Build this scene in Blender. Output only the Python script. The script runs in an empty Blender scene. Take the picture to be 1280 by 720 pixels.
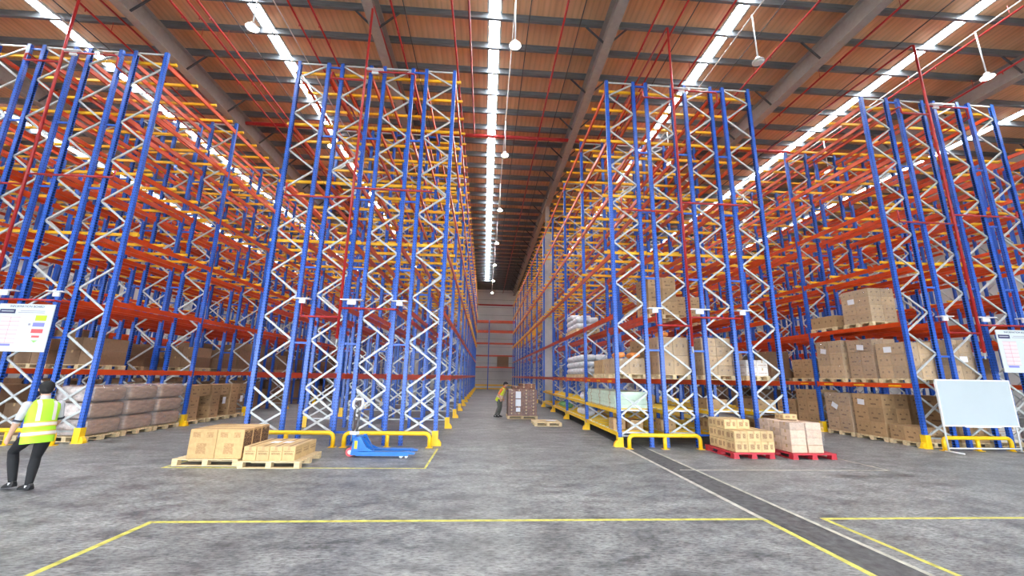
import bpy, bmesh, math, random
from mathutils import Vector, Matrix
random.seed(7)
R = math.radians
sc = bpy.context.scene
COL = sc.collection

# ---------------------------------------------------------------- camera
cam_d = bpy.data.cameras.new('camera')
cam = bpy.data.objects.new('camera', cam_d)
COL.objects.link(cam)
cam_d.sensor_fit = 'HORIZONTAL'
cam_d.sensor_width = 36.0
cam_d.lens = 504.48 / 1280 * 36
cam_d.clip_end = 300
pi_, ya_, ro_ = .215, .063, .017
fw = Vector((math.sin(ya_) * math.cos(pi_), math.cos(ya_) * math.cos(pi_), math.sin(pi_)))
r_ = Vector((math.cos(ya_), -math.sin(ya_), 0))
u_ = r_.cross(fw)
r2 = r_ * math.cos(ro_) + u_ * math.sin(ro_)
u2 = -r_ * math.sin(ro_) + u_ * math.cos(ro_)
cam.matrix_world = Matrix(((r2.x, u2.x, -fw.x, 0), (r2.y, u2.y, -fw.y, 0), (r2.z, u2.z, -fw.z, 1.75), (0, 0, 0, 1)))
sc.camera = cam

# ---------------------------------------------------------------- sky, exposure
world = bpy.data.worlds.new('sky')
sc.world = world
world.use_nodes = True
bg = world.node_tree.nodes['Background']
bg.inputs[0].default_value = (0.80, 0.90, 1.0, 1)
bg.inputs[1].default_value = 22.0
sc.view_settings.view_transform = 'Standard'
sc.view_settings.look = 'None'
sc.view_settings.gamma = 1
sc.view_settings.use_curve_mapping = False
sc.view_settings.exposure = 0.25
SKYLIGHT = 42.0
LAMP = 380.0
HALL_X0, HALL_X1, HALL_Y0, HALL_Y1 = -31.0, 33.0, -14.0, 56.0
DOORS = [(-28, -23), (-20, -15), (-12, -7), (-4, 1), (4, 9), (12, 17), (20, 25)]
DOOR_H = 5.0
for a, b in DOORS:                                   # the sky comes in through the dock doors behind the camera
    l = bpy.data.lights.new('dock_door_portal', 'AREA')
    l.shape = 'RECTANGLE'
    l.size = b - a
    l.size_y = DOOR_H
    l.cycles.is_portal = True
    o = bpy.data.objects.new('dock_door_portal', l)
    o.location = ((a + b) / 2, HALL_Y0 + .02, DOOR_H / 2)
    o.rotation_euler = (R(90), 0, 0)
    COL.objects.link(o)

# ---------------------------------------------------------------- materials
def nodes_of(name):
    m = bpy.data.materials.new(name)
    m.use_nodes = True
    nt = m.node_tree
    return m, nt, nt.nodes['Principled BSDF']

def lk(nt, a, b):
    nt.links.new(a, b)

def N(nt, t, **kw):
    n = nt.nodes.new(t)
    for k, v in kw.items():
        setattr(n, k, v)
    return n

def ramp(nt, fac, stops):
    r = N(nt, 'ShaderNodeValToRGB')
    e = r.color_ramp.elements
    while len(e) < len(stops):
        e.new(.5)
    for i, (p, c) in enumerate(stops):
        e[i].position = p
        e[i].color = (*c, 1)
    lk(nt, fac, r.inputs[0])
    return r.outputs[0]

def noise(nt, scale, detail=4, coord='Object', stretch=None, rough=.6):
    tc = N(nt, 'ShaderNodeTexCoord')
    src = tc.outputs[coord]
    if stretch:
        mp = N(nt, 'ShaderNodeMapping')
        mp.inputs['Scale'].default_value = stretch
        lk(nt, src, mp.inputs[0])
        src = mp.outputs[0]
    n = N(nt, 'ShaderNodeTexNoise')
    n.inputs['Scale'].default_value = scale
    n.inputs['Detail'].default_value = detail
    n.inputs['Roughness'].default_value = rough
    lk(nt, src, n.inputs['Vector'])
    return n.outputs[0]

def mat(name, c, rough=.5, metal=0., vary=.12, scale=6, bump=0., coord='Object', stretch=None, coat=0.):
    m, nt, p = nodes_of(name)
    f = noise(nt, scale, coord=coord, stretch=stretch)
    lo = tuple(max(0, x * (1 - vary)) for x in c)
    hi = tuple(min(1, x * (1 + vary)) for x in c)
    lk(nt, ramp(nt, f, [(.3, lo), (.7, hi)]), p.inputs['Base Color'])
    p.inputs['Roughness'].default_value = rough
    p.inputs['Metallic'].default_value = metal
    if coat:
        p.inputs['Coat Weight'].default_value = coat
    if bump:
        b = N(nt, 'ShaderNodeBump')
        b.inputs['Strength'].default_value = bump
        b.inputs['Distance'].default_value = .02
        lk(nt, f, b.inputs['Height'])
        lk(nt, b.outputs[0], p.inputs['Normal'])
    return m

def emit(name, c, s):
    m, nt, p = nodes_of(name)
    p.inputs['Base Color'].default_value = (.8, .8, .8, 1)
    p.inputs['Emission Color'].default_value = (*c, 1)
    p.inputs['Emission Strength'].default_value = s
    return m

def blue_post(name, c):
    """painted steel with the punched slots of a rack upright along its height"""
    m, nt, p = nodes_of(name)
    tc = N(nt, 'ShaderNodeTexCoord')
    sx = N(nt, 'ShaderNodeSeparateXYZ')
    lk(nt, tc.outputs['Object'], sx.inputs[0])
    def mth(op, a, b=None):
        n = N(nt, 'ShaderNodeMath', operation=op)
        if isinstance(a, (int, float)):
            n.inputs[0].default_value = a
        else:
            lk(nt, a, n.inputs[0])
        if b is not None:
            if isinstance(b, (int, float)):
                n.inputs[1].default_value = b
            else:
                lk(nt, b, n.inputs[1])
        return n.outputs[0]
    fz = mth('FRACT', mth('MULTIPLY', sx.outputs[2], 1 / .075))
    hz = mth('LESS_THAN', mth('ABSOLUTE', mth('SUBTRACT', fz, .5)), .22)
    hx = mth('LESS_THAN', mth('ABSOLUTE', mth('SUBTRACT', mth('ABSOLUTE', sx.outputs[0]), .03)), .008)
    hy = mth('LESS_THAN', mth('ABSOLUTE', mth('SUBTRACT', mth('ABSOLUTE', sx.outputs[1]), .028)), .008)
    hole = mth('MULTIPLY', hz, mth('MAXIMUM', hx, hy))
    n = noise(nt, 9)
    base = ramp(nt, n, [(.3, tuple(x * .85 for x in c)), (.7, tuple(x * 1.15 for x in c))])
    mx = N(nt, 'ShaderNodeMixRGB')
    lk(nt, hole, mx.inputs[0])
    lk(nt, base, mx.inputs[1])
    mx.inputs[2].default_value = (.006, .009, .03, 1)
    lk(nt, mx.outputs[0], p.inputs['Base Color'])
    p.inputs['Roughness'].default_value = .32
    return m

def concrete():
    m, nt, p = nodes_of('worn_concrete_floor')
    a = noise(nt, .35, 8, stretch=(.6, 1.3, 1), rough=.65)
    b = noise(nt, 2.4, 9, stretch=(.75, 1.25, 1), rough=.74)
    c = noise(nt, 26, 5, stretch=(.5, 1.5, 1), rough=.7)
    ca = ramp(nt, a, [(.30, (.150, .156, .158)), (.52, (.228, .236, .238)), (.72, (.30, .308, .308))])
    cb = ramp(nt, b, [(.36, (.36, .36, .38)), (.5, (.92, .92, .92)), (.63, (1.36, 1.35, 1.33))])
    cc = ramp(nt, c, [(.38, (.42, .42, .43)), (.52, (1, 1, 1)), (.66, (1.32, 1.32, 1.32))])
    m1 = N(nt, 'ShaderNodeMixRGB', blend_type='MULTIPLY')
    m1.inputs[0].default_value = 1
    lk(nt, ca, m1.inputs[1]); lk(nt, cb, m1.inputs[2])
    m2 = N(nt, 'ShaderNodeMixRGB', blend_type='MULTIPLY')
    m2.inputs[0].default_value = .9
    lk(nt, m1.outputs[0], m2.inputs[1]); lk(nt, cc, m2.inputs[2])
    # pale scuffs
    s = noise(nt, 5.5, 10, stretch=(.35, 2.2, 1), rough=.8)
    sm = ramp(nt, s, [(.66, (0, 0, 0)), (.74, (1, 1, 1))])
    m3 = N(nt, 'ShaderNodeMixRGB')
    lk(nt, sm, m3.inputs[0]); lk(nt, m2.outputs[0], m3.inputs[1])
    m3.inputs[2].default_value = (.62, .62, .61, 1)
    lk(nt, m3.outputs[0], p.inputs['Base Color'])
    lk(nt, ramp(nt, b, [(.3, (.38, .38, .38)), (.7, (.62, .62, .62))]), p.inputs['Roughness'])
    bu = N(nt, 'ShaderNodeBump')
    bu.inputs['Strength'].default_value = .12
    bu.inputs['Distance'].default_value = .01
    lk(nt, c, bu.inputs['Height']); lk(nt, bu.outputs[0], p.inputs['Normal'])
    return m

def roof_sheet():
    m, nt, p = nodes_of('rack_glow_tinted_roof_sheet')
    tc = N(nt, 'ShaderNodeTexCoord')
    w = N(nt, 'ShaderNodeTexWave', wave_type='BANDS', bands_direction='X')
    w.inputs['Scale'].default_value = 1.55
    lk(nt, tc.outputs['Object'], w.inputs['Vector'])
    n = noise(nt, 1.1, 6, stretch=(3.0, .25, 1))
    base = ramp(nt, n, [(.25, (.60, .31, .165)), (.5, (.74, .41, .225)), (.75, (.82, .49, .29))])  # orange light thrown back from the racks is put into this base colour
    rib = ramp(nt, w.outputs[0], [(.0, (.88, .87, .86)), (.35, (1, 1, 1)), (1, (1.03, 1.02, 1.01))])
    mx = N(nt, 'ShaderNodeMixRGB', blend_type='MULTIPLY')
    mx.inputs[0].default_value = 1
    lk(nt, base, mx.inputs[1]); lk(nt, rib, mx.inputs[2])
    lk(nt, mx.outputs[0], p.inputs['Base Color'])
    p.inputs['Roughness'].default_value = .42
    p.inputs['Metallic'].default_value = .1
    b = N(nt, 'ShaderNodeBump')
    b.inputs['Strength'].default_value = .3
    b.inputs['Distance'].default_value = .015
    lk(nt, w.outputs[0], b.inputs['Height']); lk(nt, b.outputs[0], p.inputs['Normal'])
    return m

def cardboard(name, c, ink=(.09, .05, .03), marks=(), amount=.75):
    """carton board; marks: (u0, u1, v0, v1) printed rectangles broken up like small print"""
    m, nt, p = nodes_of(name)
    oi = N(nt, 'ShaderNodeObjectInfo')
    n = noise(nt, 14, 4)
    base = ramp(nt, n, [(.3, tuple(x * .88 for x in c)), (.7, tuple(min(1, x * 1.1) for x in c))])
    hsv = N(nt, 'ShaderNodeHueSaturation')
    mr = N(nt, 'ShaderNodeMapRange')
    mr.inputs['To Min'].default_value = .82
    mr.inputs['To Max'].default_value = 1.14
    lk(nt, oi.outputs['Random'], mr.inputs[0])
    lk(nt, mr.outputs[0], hsv.inputs['Value'])
    lk(nt, base, hsv.inputs['Color'])
    out = hsv.outputs[0]
    if marks:
        uv = N(nt, 'ShaderNodeUVMap')
        s = N(nt, 'ShaderNodeSeparateXYZ')
        lk(nt, uv.outputs[0], s.inputs[0])
        def cmp(x, t, op):
            q = N(nt, 'ShaderNodeMath', operation=op)
            lk(nt, x, q.inputs[0]); q.inputs[1].default_value = t
            return q.outputs[0]
        def mul(a, b, op='MULTIPLY'):
            q = N(nt, 'ShaderNodeMath', operation=op)
            lk(nt, a, q.inputs[0]); lk(nt, b, q.inputs[1])
            return q.outputs[0]
        tot = None
        for (u0, u1, v0, v1) in marks:
            k = mul(mul(cmp(s.outputs[0], u0, 'GREATER_THAN'), cmp(s.outputs[0], u1, 'LESS_THAN')),
                    mul(cmp(s.outputs[1], v0, 'GREATER_THAN'), cmp(s.outputs[1], v1, 'LESS_THAN')))
            tot = k if tot is None else mul(tot, k, 'MAXIMUM')
        nz = N(nt, 'ShaderNodeTexNoise')
        nz.inputs['Scale'].default_value = 16
        nz.inputs['Detail'].default_value = 2
        mp = N(nt, 'ShaderNodeMapping')
        mp.inputs['Scale'].default_value = (1, 2.2, 1)
        lk(nt, uv.outputs[0], mp.inputs[0]); lk(nt, mp.outputs[0], nz.inputs['Vector'])
        br = cmp(nz.outputs[0], .44, 'GREATER_THAN')
        f = mul(tot, br)
        fa = N(nt, 'ShaderNodeMath', operation='MULTIPLY')
        lk(nt, f, fa.inputs[0]); fa.inputs[1].default_value = amount
        mx = N(nt, 'ShaderNodeMixRGB')
        lk(nt, fa.outputs[0], mx.inputs[0]); lk(nt, out, mx.inputs[1])
        mx.inputs[2].default_value = (*ink, 1)
        out = mx.outputs[0]
    lk(nt, out, p.inputs['Base Color'])
    p.inputs['Roughness'].default_value = .72
    return m

def wrap_film():
    m, nt, p = nodes_of('clear_stretch_film')
    n = noise(nt, 7, 5, stretch=(1, 1, 2.5))
    p.inputs['Base Color'].default_value = (.92, .94, .96, 1)
    p.inputs['Roughness'].default_value = .16
    lk(nt, ramp(nt, n, [(.35, (.05, .05, .05)), (.6, (.11, .11, .11)), (.75, (.36, .36, .36))]), p.inputs['Alpha'])
    b = N(nt, 'ShaderNodeBump')
    b.inputs['Strength'].default_value = .9
    b.inputs['Distance'].default_value = .03
    lk(nt, n, b.inputs['Height']); lk(nt, b.outputs[0], p.inputs['Normal'])
    return m

M = {}
M['blue'] = blue_post('blue_rack_paint', (.022, .105, .50))
M['blue_plain'] = mat('blue_tie_paint', (.022, .105, .50), .35)
M['red_beam'] = mat('orange_red_beam_paint', (.60, .058, .006), .34, vary=.15, scale=3)
M['yellow_bar'] = mat('amber_support_bar_paint', (.88, .47, .012), .4)
M['yellow'] = mat('safety_yellow_paint', (.90, .55, .010), .38, vary=.08)
M['galv'] = mat('galvanised_steel', (.46, .475, .47), .45, .2, vary=.14, scale=9)
M['pipe'] = mat('red_sprinkler_paint', (.42, .018, .018), .35)
M['purlin'] = mat('zinc_purlin_steel', (.16, .18, .20), .4, .5, vary=.3, scale=3, stretch=(.4, 4, 4))
M['rafter'] = mat('grey_primer_rafter_steel', (.30, .265, .24), .55, vary=.1)
M['dark_strut'] = mat('dark_brace_steel', (.05, .05, .055), .6)
M['deck'] = roof_sheet()
M['sky'] = emit('translucent_skylight_sheet', (.93, .97, 1.0), SKYLIGHT)
M['lamp'] = emit('high_bay_lamp_lens', (1.0, .97, .90), LAMP)
M['lamp_off'] = mat('unlit_lamp_lens', (.62, .60, .55), .4)
M['white_metal'] = mat('white_enamel', (.74, .74, .73), .4, vary=.05)
M['conduit'] = mat('pale_conduit', (.62, .58, .54), .5)
M['floor'] = concrete()
M['line'] = mat('worn_yellow_floor_paint', (.56, .52, .10), .6, vary=.35, scale=8)
M['pale_line'] = mat('worn_pale_joint_edge', (.46, .45, .38), .7, vary=.3, scale=6)
M['joint'] = mat('dark_joint_filler', (.085, .085, .088), .75, vary=.45, scale=9, bump=.25)
M['wall'] = mat('grey_cladding_panel', (.66, .65, .63), .7, vary=.07, scale=.7)
M['wall_joint'] = mat('panel_joint', (.20, .19, .18), .8)
M['concrete'] = mat('grey_column_concrete', (.46, .46, .45), .8, vary=.14, scale=2.2, bump=.1)
M['wood'] = mat('pale_pallet_pine', (.68, .52, .30), .75, vary=.2, scale=3, stretch=(2, 8, 8), bump=.1)
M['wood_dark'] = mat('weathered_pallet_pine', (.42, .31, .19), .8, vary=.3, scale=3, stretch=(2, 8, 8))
M['red_plastic'] = mat('red_plastic', (.46, .022, .035), .4, vary=.1)
M['film'] = wrap_film()
M['tape'] = mat('tan_packing_tape', (.52, .34, .17), .25, vary=.05)
M['paper'] = mat('white_paper', (.78, .78, .80), .6, vary=.03)
M['black'] = mat('black_rubber', (.012, .012, .013), .5)
K_BOTTOM = ((.2, .44, .38, .52), (.56, .8, .38, .52), (.3, .7, .66, .78))
M['card_tan'] = cardboard('tan_carton_board', (.56, .36, .155), marks=((.12, .40, .72, .90), (.62, .86, .72, .9), (.30, .66, .16, .52)), ink=(.30, .13, .05), amount=.5)
M['card_pale'] = cardboard('pale_carton_board', (.60, .42, .20), marks=((.15, .48, .28, .76), (.66, .86, .30, .76)), ink=(.17, .06, .035))
M['card_low'] = cardboard('honey_carton_board', (.56, .38, .17), marks=((.15, .85, .42, .55), (.10, .9, .62, .68)), ink=(.17, .09, .03), amount=.65)
M['card_brown'] = cardboard('brown_carton_board', (.40, .245, .12), marks=((.2, .34, .55, .66), (.66, .8, .55, .66), (.24, .60, .22, .33)), ink=(.07, .035, .02))
M['card_mid'] = cardboard('kraft_carton_board', (.47, .30, .145), marks=((.22, .34, .45, .62), (.66, .78, .45, .62)), ink=(.08, .04, .02))
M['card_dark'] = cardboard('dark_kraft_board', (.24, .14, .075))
M['card_choc'] = cardboard('chocolate_carton_board', (.20, .082, .048), marks=((.25, .75, .25, .5),), ink=(.035, .012, .01))
M['card_printed'] = cardboard('dark_printed_side', (.42, .25, .11), marks=((.06, .94, .18, .92),), ink=(.05, .018, .012), amount=.92)
M['card_white'] = cardboard('white_carton_board', (.72, .66, .58), marks=((.1, .9, .3, .42),), ink=(.35, .10, .03))
M['card_pinkish'] = cardboard('rosy_carton_board', (.60, .42, .30))
M['bale'] = mat('brown_wrapped_bale', (.36, .225, .15), .2, vary=.28, scale=4, stretch=(1, 1, 3), bump=.35, coat=.4)
M['bale_end'] = mat('front_lit_printed_bale_end', (.56, .46, .42), .3, vary=.5, scale=6, bump=.3, coat=.3)  # mottled end print; paleness from front light through the wrap is painted in
M['sack'] = mat('white_woven_sack', (.66, .66, .68), .6, vary=.12, scale=7, bump=.5)
M['mint'] = mat('pale_mint_foam_wrap', (.60, .72, .58), .55, vary=.12, scale=5, bump=.15)
M['orange_goods'] = mat('orange_plastic_bag', (.72, .25, .06), .35, vary=.3, scale=7, bump=.3)
M['green_goods'] = mat('green_printed_bag', (.22, .48, .20), .45, vary=.5, scale=14)
M['board_white'] = mat('whiteboard_enamel', (.46, .52, .545), .25, vary=.02, scale=1)
M['info'] = mat('notice_board_print', (.60, .65, .66), .2, vary=.03, scale=1)
M['navy'] = mat('navy_print', (.02, .02, .09), .5, vary=.02)
M['lime'] = mat('lime_print', (.48, .58, .02), .5, vary=.04)
M['violet'] = mat('violet_print', (.20, .20, .62), .5, vary=.04)
M['red_print'] = mat('red_print', (.68, .09, .10), .5, vary=.04)
M['green_print'] = mat('green_print', (.28, .58, .14), .5, vary=.04)
M['grey_print'] = mat('grey_print', (.25, .24, .30), .5, vary=.05)
M['pink_line'] = mat('pink_print', (.62, .25, .27), .5, vary=.05)
M['pink_cell'] = mat('pale_pink_print', (.68, .58, .60), .5, vary=.03)
M['jack'] = mat('blue_truck_enamel', (.018, .16, .55), .3, vary=.06)
M['steel_dark'] = mat('dark_steel_tube', (.10, .10, .11), .35, .6)
M['skin'] = mat('skin', (.62, .36, .25), .5, vary=.06)
M['hair'] = mat('black_hair', (.008, .007, .007), .8, vary=.4, scale=40)
M['trousers'] = mat('black_trousers', (.010, .010, .012), .8)
M['trousers_grey'] = mat('olive_grey_trousers', (.12, .12, .105), .85)
M['shirt'] = mat('light_grey_shirt', (.50, .50, .52), .8)
M['shirt_dark'] = mat('dark_sleeve_trim', (.05, .05, .07), .8)
M['shirt_orange'] = mat('orange_shirt', (.75, .17, .05), .8)
M['vest'] = mat('lime_high_visibility_cloth', (.42, .80, .03), .65, vary=.06)
M['vest_yellow'] = mat('yellow_high_visibility_cloth', (.74, .84, .04), .65, vary=.06)
M['reflect'] = mat('silver_reflective_tape', (.80, .72, .66), .35, vary=.06)
M['vest_orange'] = mat('orange_vest_edge', (.85, .42, .08), .6)
M['sock'] = mat('white_sock', (.75, .75, .76), .8)
M['eye'] = mat('dark_eye', (.02, .012, .01), .2)
M['lip'] = mat('lip', (.42, .16, .13), .5)

# ---------------------------------------------------------------- mesh helpers
class MB:
    def __init__(self):
        self.v = []; self.f = []; self.mi = []; self.sm = []; self.uv = []
    def _add(self, vs, fs, mi=0, sm=False):
        b = len(self.v)
        self.v += [tuple(x) for x in vs]
        for f in fs:
            self.f.append([b + i for i in f]); self.mi.append(mi); self.sm.append(sm)
        return self
    def box(self, x0, y0, z0, x1, y1, z1, mi=0, mtx=None):
        vs = [Vector(p) for p in ((x0, y0, z0), (x1, y0, z0), (x1, y1, z0), (x0, y1, z0), (x0, y0, z1), (x1, y0, z1), (x1, y1, z1), (x0, y1, z1))]
        if mtx:
            vs = [mtx @ p for p in vs]
        return self._add(vs, [(0, 3, 2, 1), (4, 5, 6, 7), (0, 1, 5, 4), (1, 2, 6, 5), (2, 3, 7, 6), (3, 0, 4, 7)], mi)
    def cbox(self, c, s, mi=0, mtx=None):
        return self.box(c[0] - s[0] / 2, c[1] - s[1] / 2, c[2] - s[2] / 2, c[0] + s[0] / 2, c[1] + s[1] / 2, c[2] + s[2] / 2, mi, mtx)
    def bar(self, p0, p1, w, h, mi=0, up=(0, 1, 0)):
        p0 = Vector(p0); p1 = Vector(p1)
        d = (p1 - p0).normalized(); up = Vector(up)
        s = d.cross(up).normalized(); t = s.cross(d)
        vs = []
        for p in (p0, p1):
            vs += [p - s * w / 2 - t * h / 2, p + s * w / 2 - t * h / 2, p + s * w / 2 + t * h / 2, p - s * w / 2 + t * h / 2]
        return self._add(vs, [(3, 2, 1, 0), (4, 5, 6, 7), (0, 1, 5, 4), (1, 2, 6, 5), (2, 3, 7, 6), (3, 0, 4, 7)], mi)
    def sweep(self, pts, rad, n=8, mi=0, cap=True, squash=1.0):
        """round tube through pts; rad one radius or one per point"""
        pts = [Vector(p) for p in pts]
        k = len(pts)
        rad = rad if isinstance(rad, (list, tuple)) else [rad] * k
        tang = []
        for i in range(k):
            a = pts[max(0, i - 1)]; b = pts[min(k - 1, i + 1)]
            tang.append((b - a).normalized())
        ref = Vector((0, 0, 1)) if abs(tang[0].z) < .9 else Vector((1, 0, 0))
        s = tang[0].cross(ref).normalized()
        vs = []
        for i in range(k):
            s = (s - tang[i] * s.dot(tang[i])).normalized()
            t = tang[i].cross(s)
            for j in range(n):
                a = 2 * math.pi * j / n
                vs.append(pts[i] + s * math.cos(a) * rad[i] + t * math.sin(a) * rad[i] * squash)
        fs = []
        for i in range(k - 1):
            for j in range(n):
                fs.append((i * n + j, i * n + (j + 1) % n, (i + 1) * n + (j + 1) % n, (i + 1) * n + j))
        self._add(vs, fs, mi, True)
        if cap:
            b = len(self.v) - k * n
            self.f.append([b + j for j in reversed(range(n))]); self.mi.append(mi); self.sm.append(False)
            self.f.append([b + (k - 1) * n + j for j in range(n)]); self.mi.append(mi); self.sm.append(False)
        return self
    def prism(self, prof, z0, z1, mi=0, axis='z', mtx=None):
        n = len(prof)
        def P(a, b, c):
            q = Vector((a, b, c)) if axis == 'z' else (Vector((c, a, b)) if axis == 'x' else Vector((a, c, b)))
            return mtx @ q if mtx else q
        vs = [P(a, b, z0) for a, b in prof] + [P(a, b, z1) for a, b in prof]
        fs = [tuple(reversed(range(n))), tuple(range(n, 2 * n))] + [(i, (i + 1) % n, n + (i + 1) % n, n + i) for i in range(n)]
        return self._add(vs, fs, mi)
    def ell(self, c, r, nu=12, nv=8, mi=0, mtx=None):
        vs = []; c = Vector(c)
        for i in range(nv + 1):
            th = math.pi * i / nv
            for j in range(nu):
                ph = 2 * math.pi * j / nu
                q = Vector((r[0] * math.sin(th) * math.cos(ph), r[1] * math.sin(th) * math.sin(ph), r[2] * math.cos(th)))
                vs.append(c + (mtx @ q if mtx else q))
        fs = []
        for i in range(nv):
            for j in range(nu):
                fs.append((i * nu + j, (i + 1) * nu + j, (i + 1) * nu + (j + 1) % nu, i * nu + (j + 1) % nu))
        return self._add(vs, fs, mi, True)
    def mesh(self, name, mats):
        me = bpy.data.meshes.new(name)
        me.from_pydata(self.v, [], self.f)
        for m in (mats if isinstance(mats, (list, tuple)) else [mats]):
            me.materials.append(m)
        me.polygons.foreach_set('material_index', self.mi)
        me.polygons.foreach_set('use_smooth', self.sm)
        me.validate(); me.update()
        return me
    def build(self, name, mats, parent=None, loc=(0, 0, 0), rot=(0, 0, 0)):
        return put(name, self.mesh(name, mats), parent, loc, rot)

def put(name, me, parent=None, loc=(0, 0, 0), rot=(0, 0, 0)):
    o = bpy.data.objects.new(name, me)
    o.location = loc; o.rotation_euler = rot
    if parent:
        o.parent = parent
    COL.objects.link(o)
    return o

def empty(name, loc=(0, 0, 0), rz=0, parent=None):
    return put(name, None, parent, loc, (0, 0, rz))

def tag(o, label, cat, group=None):
    o['label'] = label; o['category'] = cat
    if group:
        o['group'] = group
    return o

def structure(o):
    o['kind'] = 'structure'
    return o

def stuff(o):
    o['kind'] = 'stuff'
    return o

def arc(c, r, a0, a1, n, plane='xz'):
    out = []
    for i in range(n + 1):
        a = R(a0 + (a1 - a0) * i / n)
        u, v = r * math.cos(a), r * math.sin(a)
        out.append((c[0] + u, c[1], c[2] + v) if plane == 'xz' else (c[0] + u, c[1] + v, c[2]))
    return out

# ---------------------------------------------------------------- shell
fl = structure(MB().box(HALL_X0, HALL_Y0, -.3, HALL_X1, HALL_Y1, 0).build('floor', M['floor']))
def strip(x0, y0, x1, y1, m, name='floor_line', h=.002):
    MB().box(x0, y0, 0, x1, y1, h).build(name, m, fl)
LW = .045
strip(-3.87, 5.47, 3.66, 5.53, M['line'])
strip(-3.90, -6, -3.83, 5.53, M['line'])
strip(3.615, -6, 3.685, 5.47, M['line'])
strip(3.615, 5.47, 3.685, 11.6, M['pale_line'])
strip(4.44, 5.47, 16, 5.53, M['line'])
strip(4.44, -6, 4.50, 5.47, M['line'])
strip(-5.87, 8.34, -1.06, 8.385, M['line'])
strip(-1.105, 8.385, -1.06, 10.5, M['line'])
strip(-5.87, 8.385, -5.82, 10.3, M['line'])
strip(3.9, 8.27, 8.30, 8.315, M['pale_line'])
strip(8.255, 8.315, 8.30, 10.2, M['pale_line'])
strip(3.685, -6, 4.185, 52, M['joint'], 'floor_joint', .001)
strip(4.185, -6, 4.245, 10.6, M['pale_line'])

DECK = 13.9
ce = structure(MB().box(HALL_X0, HALL_Y0, DECK, HALL_X1, HALL_Y1, DECK + .15).build('ceiling', M['deck']))
# zinc purlins: Z sections across the hall
pz = MB()
prof = [(-.09, .0), (.008, .0), (.008, .305), (.09, .305), (.09, .32), (-.008, .32), (-.008, .015), (-.09, .015)]
pz.prism(prof, HALL_X0 + .02, HALL_X1 - .02, axis='x')
pme = pz.mesh('purlin', M['purlin'])
PUR = [11.53 - 1.26 * 16 + 1.26 * i for i in range(52)]
PUR = [y for y in PUR if HALL_Y0 + .3 < y < HALL_Y1 - .3]
for y in PUR:
    put('purlin', pme, ce, (0, y, DECK - .322))
# rafters along the hall
ra = MB()
RB, RT, FW = 12.86, DECK - .323, .32
ra.box(-FW / 2, HALL_Y0 + .02, RB, FW / 2, HALL_Y1 - .02, RB + .025)
ra.box(-FW / 2, HALL_Y0 + .02, RT - .025, FW / 2, HALL_Y1 - .02, RT)
ra.box(-.012, HALL_Y0 + .02, RB + .025, .012, HALL_Y1 - .02, RT - .025)
rme = ra.mesh('rafter', M['rafter'])
fb = MB()
for y in PUR[::2]:
    for s in (-1, 1):
        fb.bar((s * .03, y, RB + .05), (s * .75, y, RT + .06), .05, .05)
fme = fb.mesh('fly_brace', M['dark_strut'])
RAFTERS = [-27.35, -19.55, -11.75, -3.95, 3.85, 11.65, 19.45, 27.25]
for x in RAFTERS:
    r = put('rafter', rme, ce, (x, 0, 0))
    stuff(put('fly_brace', fme, r))
# translucent roof sheets
sk = MB().box(-.18, HALL_Y0 + .3, DECK - .02, .18, 50.6, DECK - .004).mesh('skylight', M['sky'])
kerb = MB()
for s in (-1, 1):
    kerb.box(s * .22 - .03, HALL_Y0 + .3, DECK - .035, s * .22 + .03, 50.6, DECK - .004)
kme = kerb.mesh('skylight_kerb', M['galv'])
for x in (-23.7, -15.65, -8.15, -.02, 8.2, 15.9, 24.1):
    s = put('skylight', sk, ce, (x, 0, 0))
    put('skylight_kerb', kme, s)

# walls
structure(MB().box(HALL_X0 - .3, HALL_Y0, 0, HALL_X0, HALL_Y1, DECK).build('wall_left', M['wall']))
structure(MB().box(HALL_X1, HALL_Y0, 0, HALL_X1 + .3, HALL_Y1, DECK).build('wall_right', M['wall']))
wb = structure(MB().box(HALL_X0, HALL_Y1, 0, HALL_X1, HALL_Y1 + .3, DECK).build('wall_back', M['wall']))
for z in [1.2 + 1.1 * i for i in range(12)]:
    MB().box(HALL_X0 + .1, HALL_Y1 - .012, z, HALL_X1 - .1, HALL_Y1, z + .03).build('panel_joint', M['wall_joint'], wb)
fwb = MB()
xs = [HALL_X0] + [v for d in DOORS for v in d] + [HALL_X1]
for i in range(0, len(xs), 2):
    fwb.box(xs[i], HALL_Y0 - .3, 0, xs[i + 1], HALL_Y0, DOOR_H)
fwb.box(HALL_X0, HALL_Y0 - .3, DOOR_H, HALL_X1, HALL_Y0, DECK)
structure(fwb.build('wall_front', M['wall']))
structure(MB().box(-60, HALL_Y0 - 50, -.35, 60, HALL_Y0, -.02).build('floor_dock_apron', M['concrete']))
cb = MB().box(3.56, 24.75, 0, 4.10, 25.25, 11.0)
cl = structure(cb.build('trim_column', M['concrete']))
MB().box(3.72, 24.9, 11.0, 3.98, 25.1, RB).build('steel_stub', M['rafter'], cl)
for x in (-3.95,):
    c = structure(MB().box(-4.2 + .04, 24.75, 0, -3.70, 25.25, 11.0).build('trim_column', M['concrete']))
    MB().box(-4.08, 24.9, 11.0, -3.82, 25.1, RB).build('steel_stub', M['rafter'], c)

# ---------------------------------------------------------------- racks
W, G, Y0, P, NB, H = .955, .313, 10.95, 3.45, 12, 10.99
LEV = [1.67, 3.43, 5.23, 7.02, 8.86, 10.62]
BH = .13
def top_of(level):
    return LEV[level] + BH / 2
up = MB()
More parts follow.
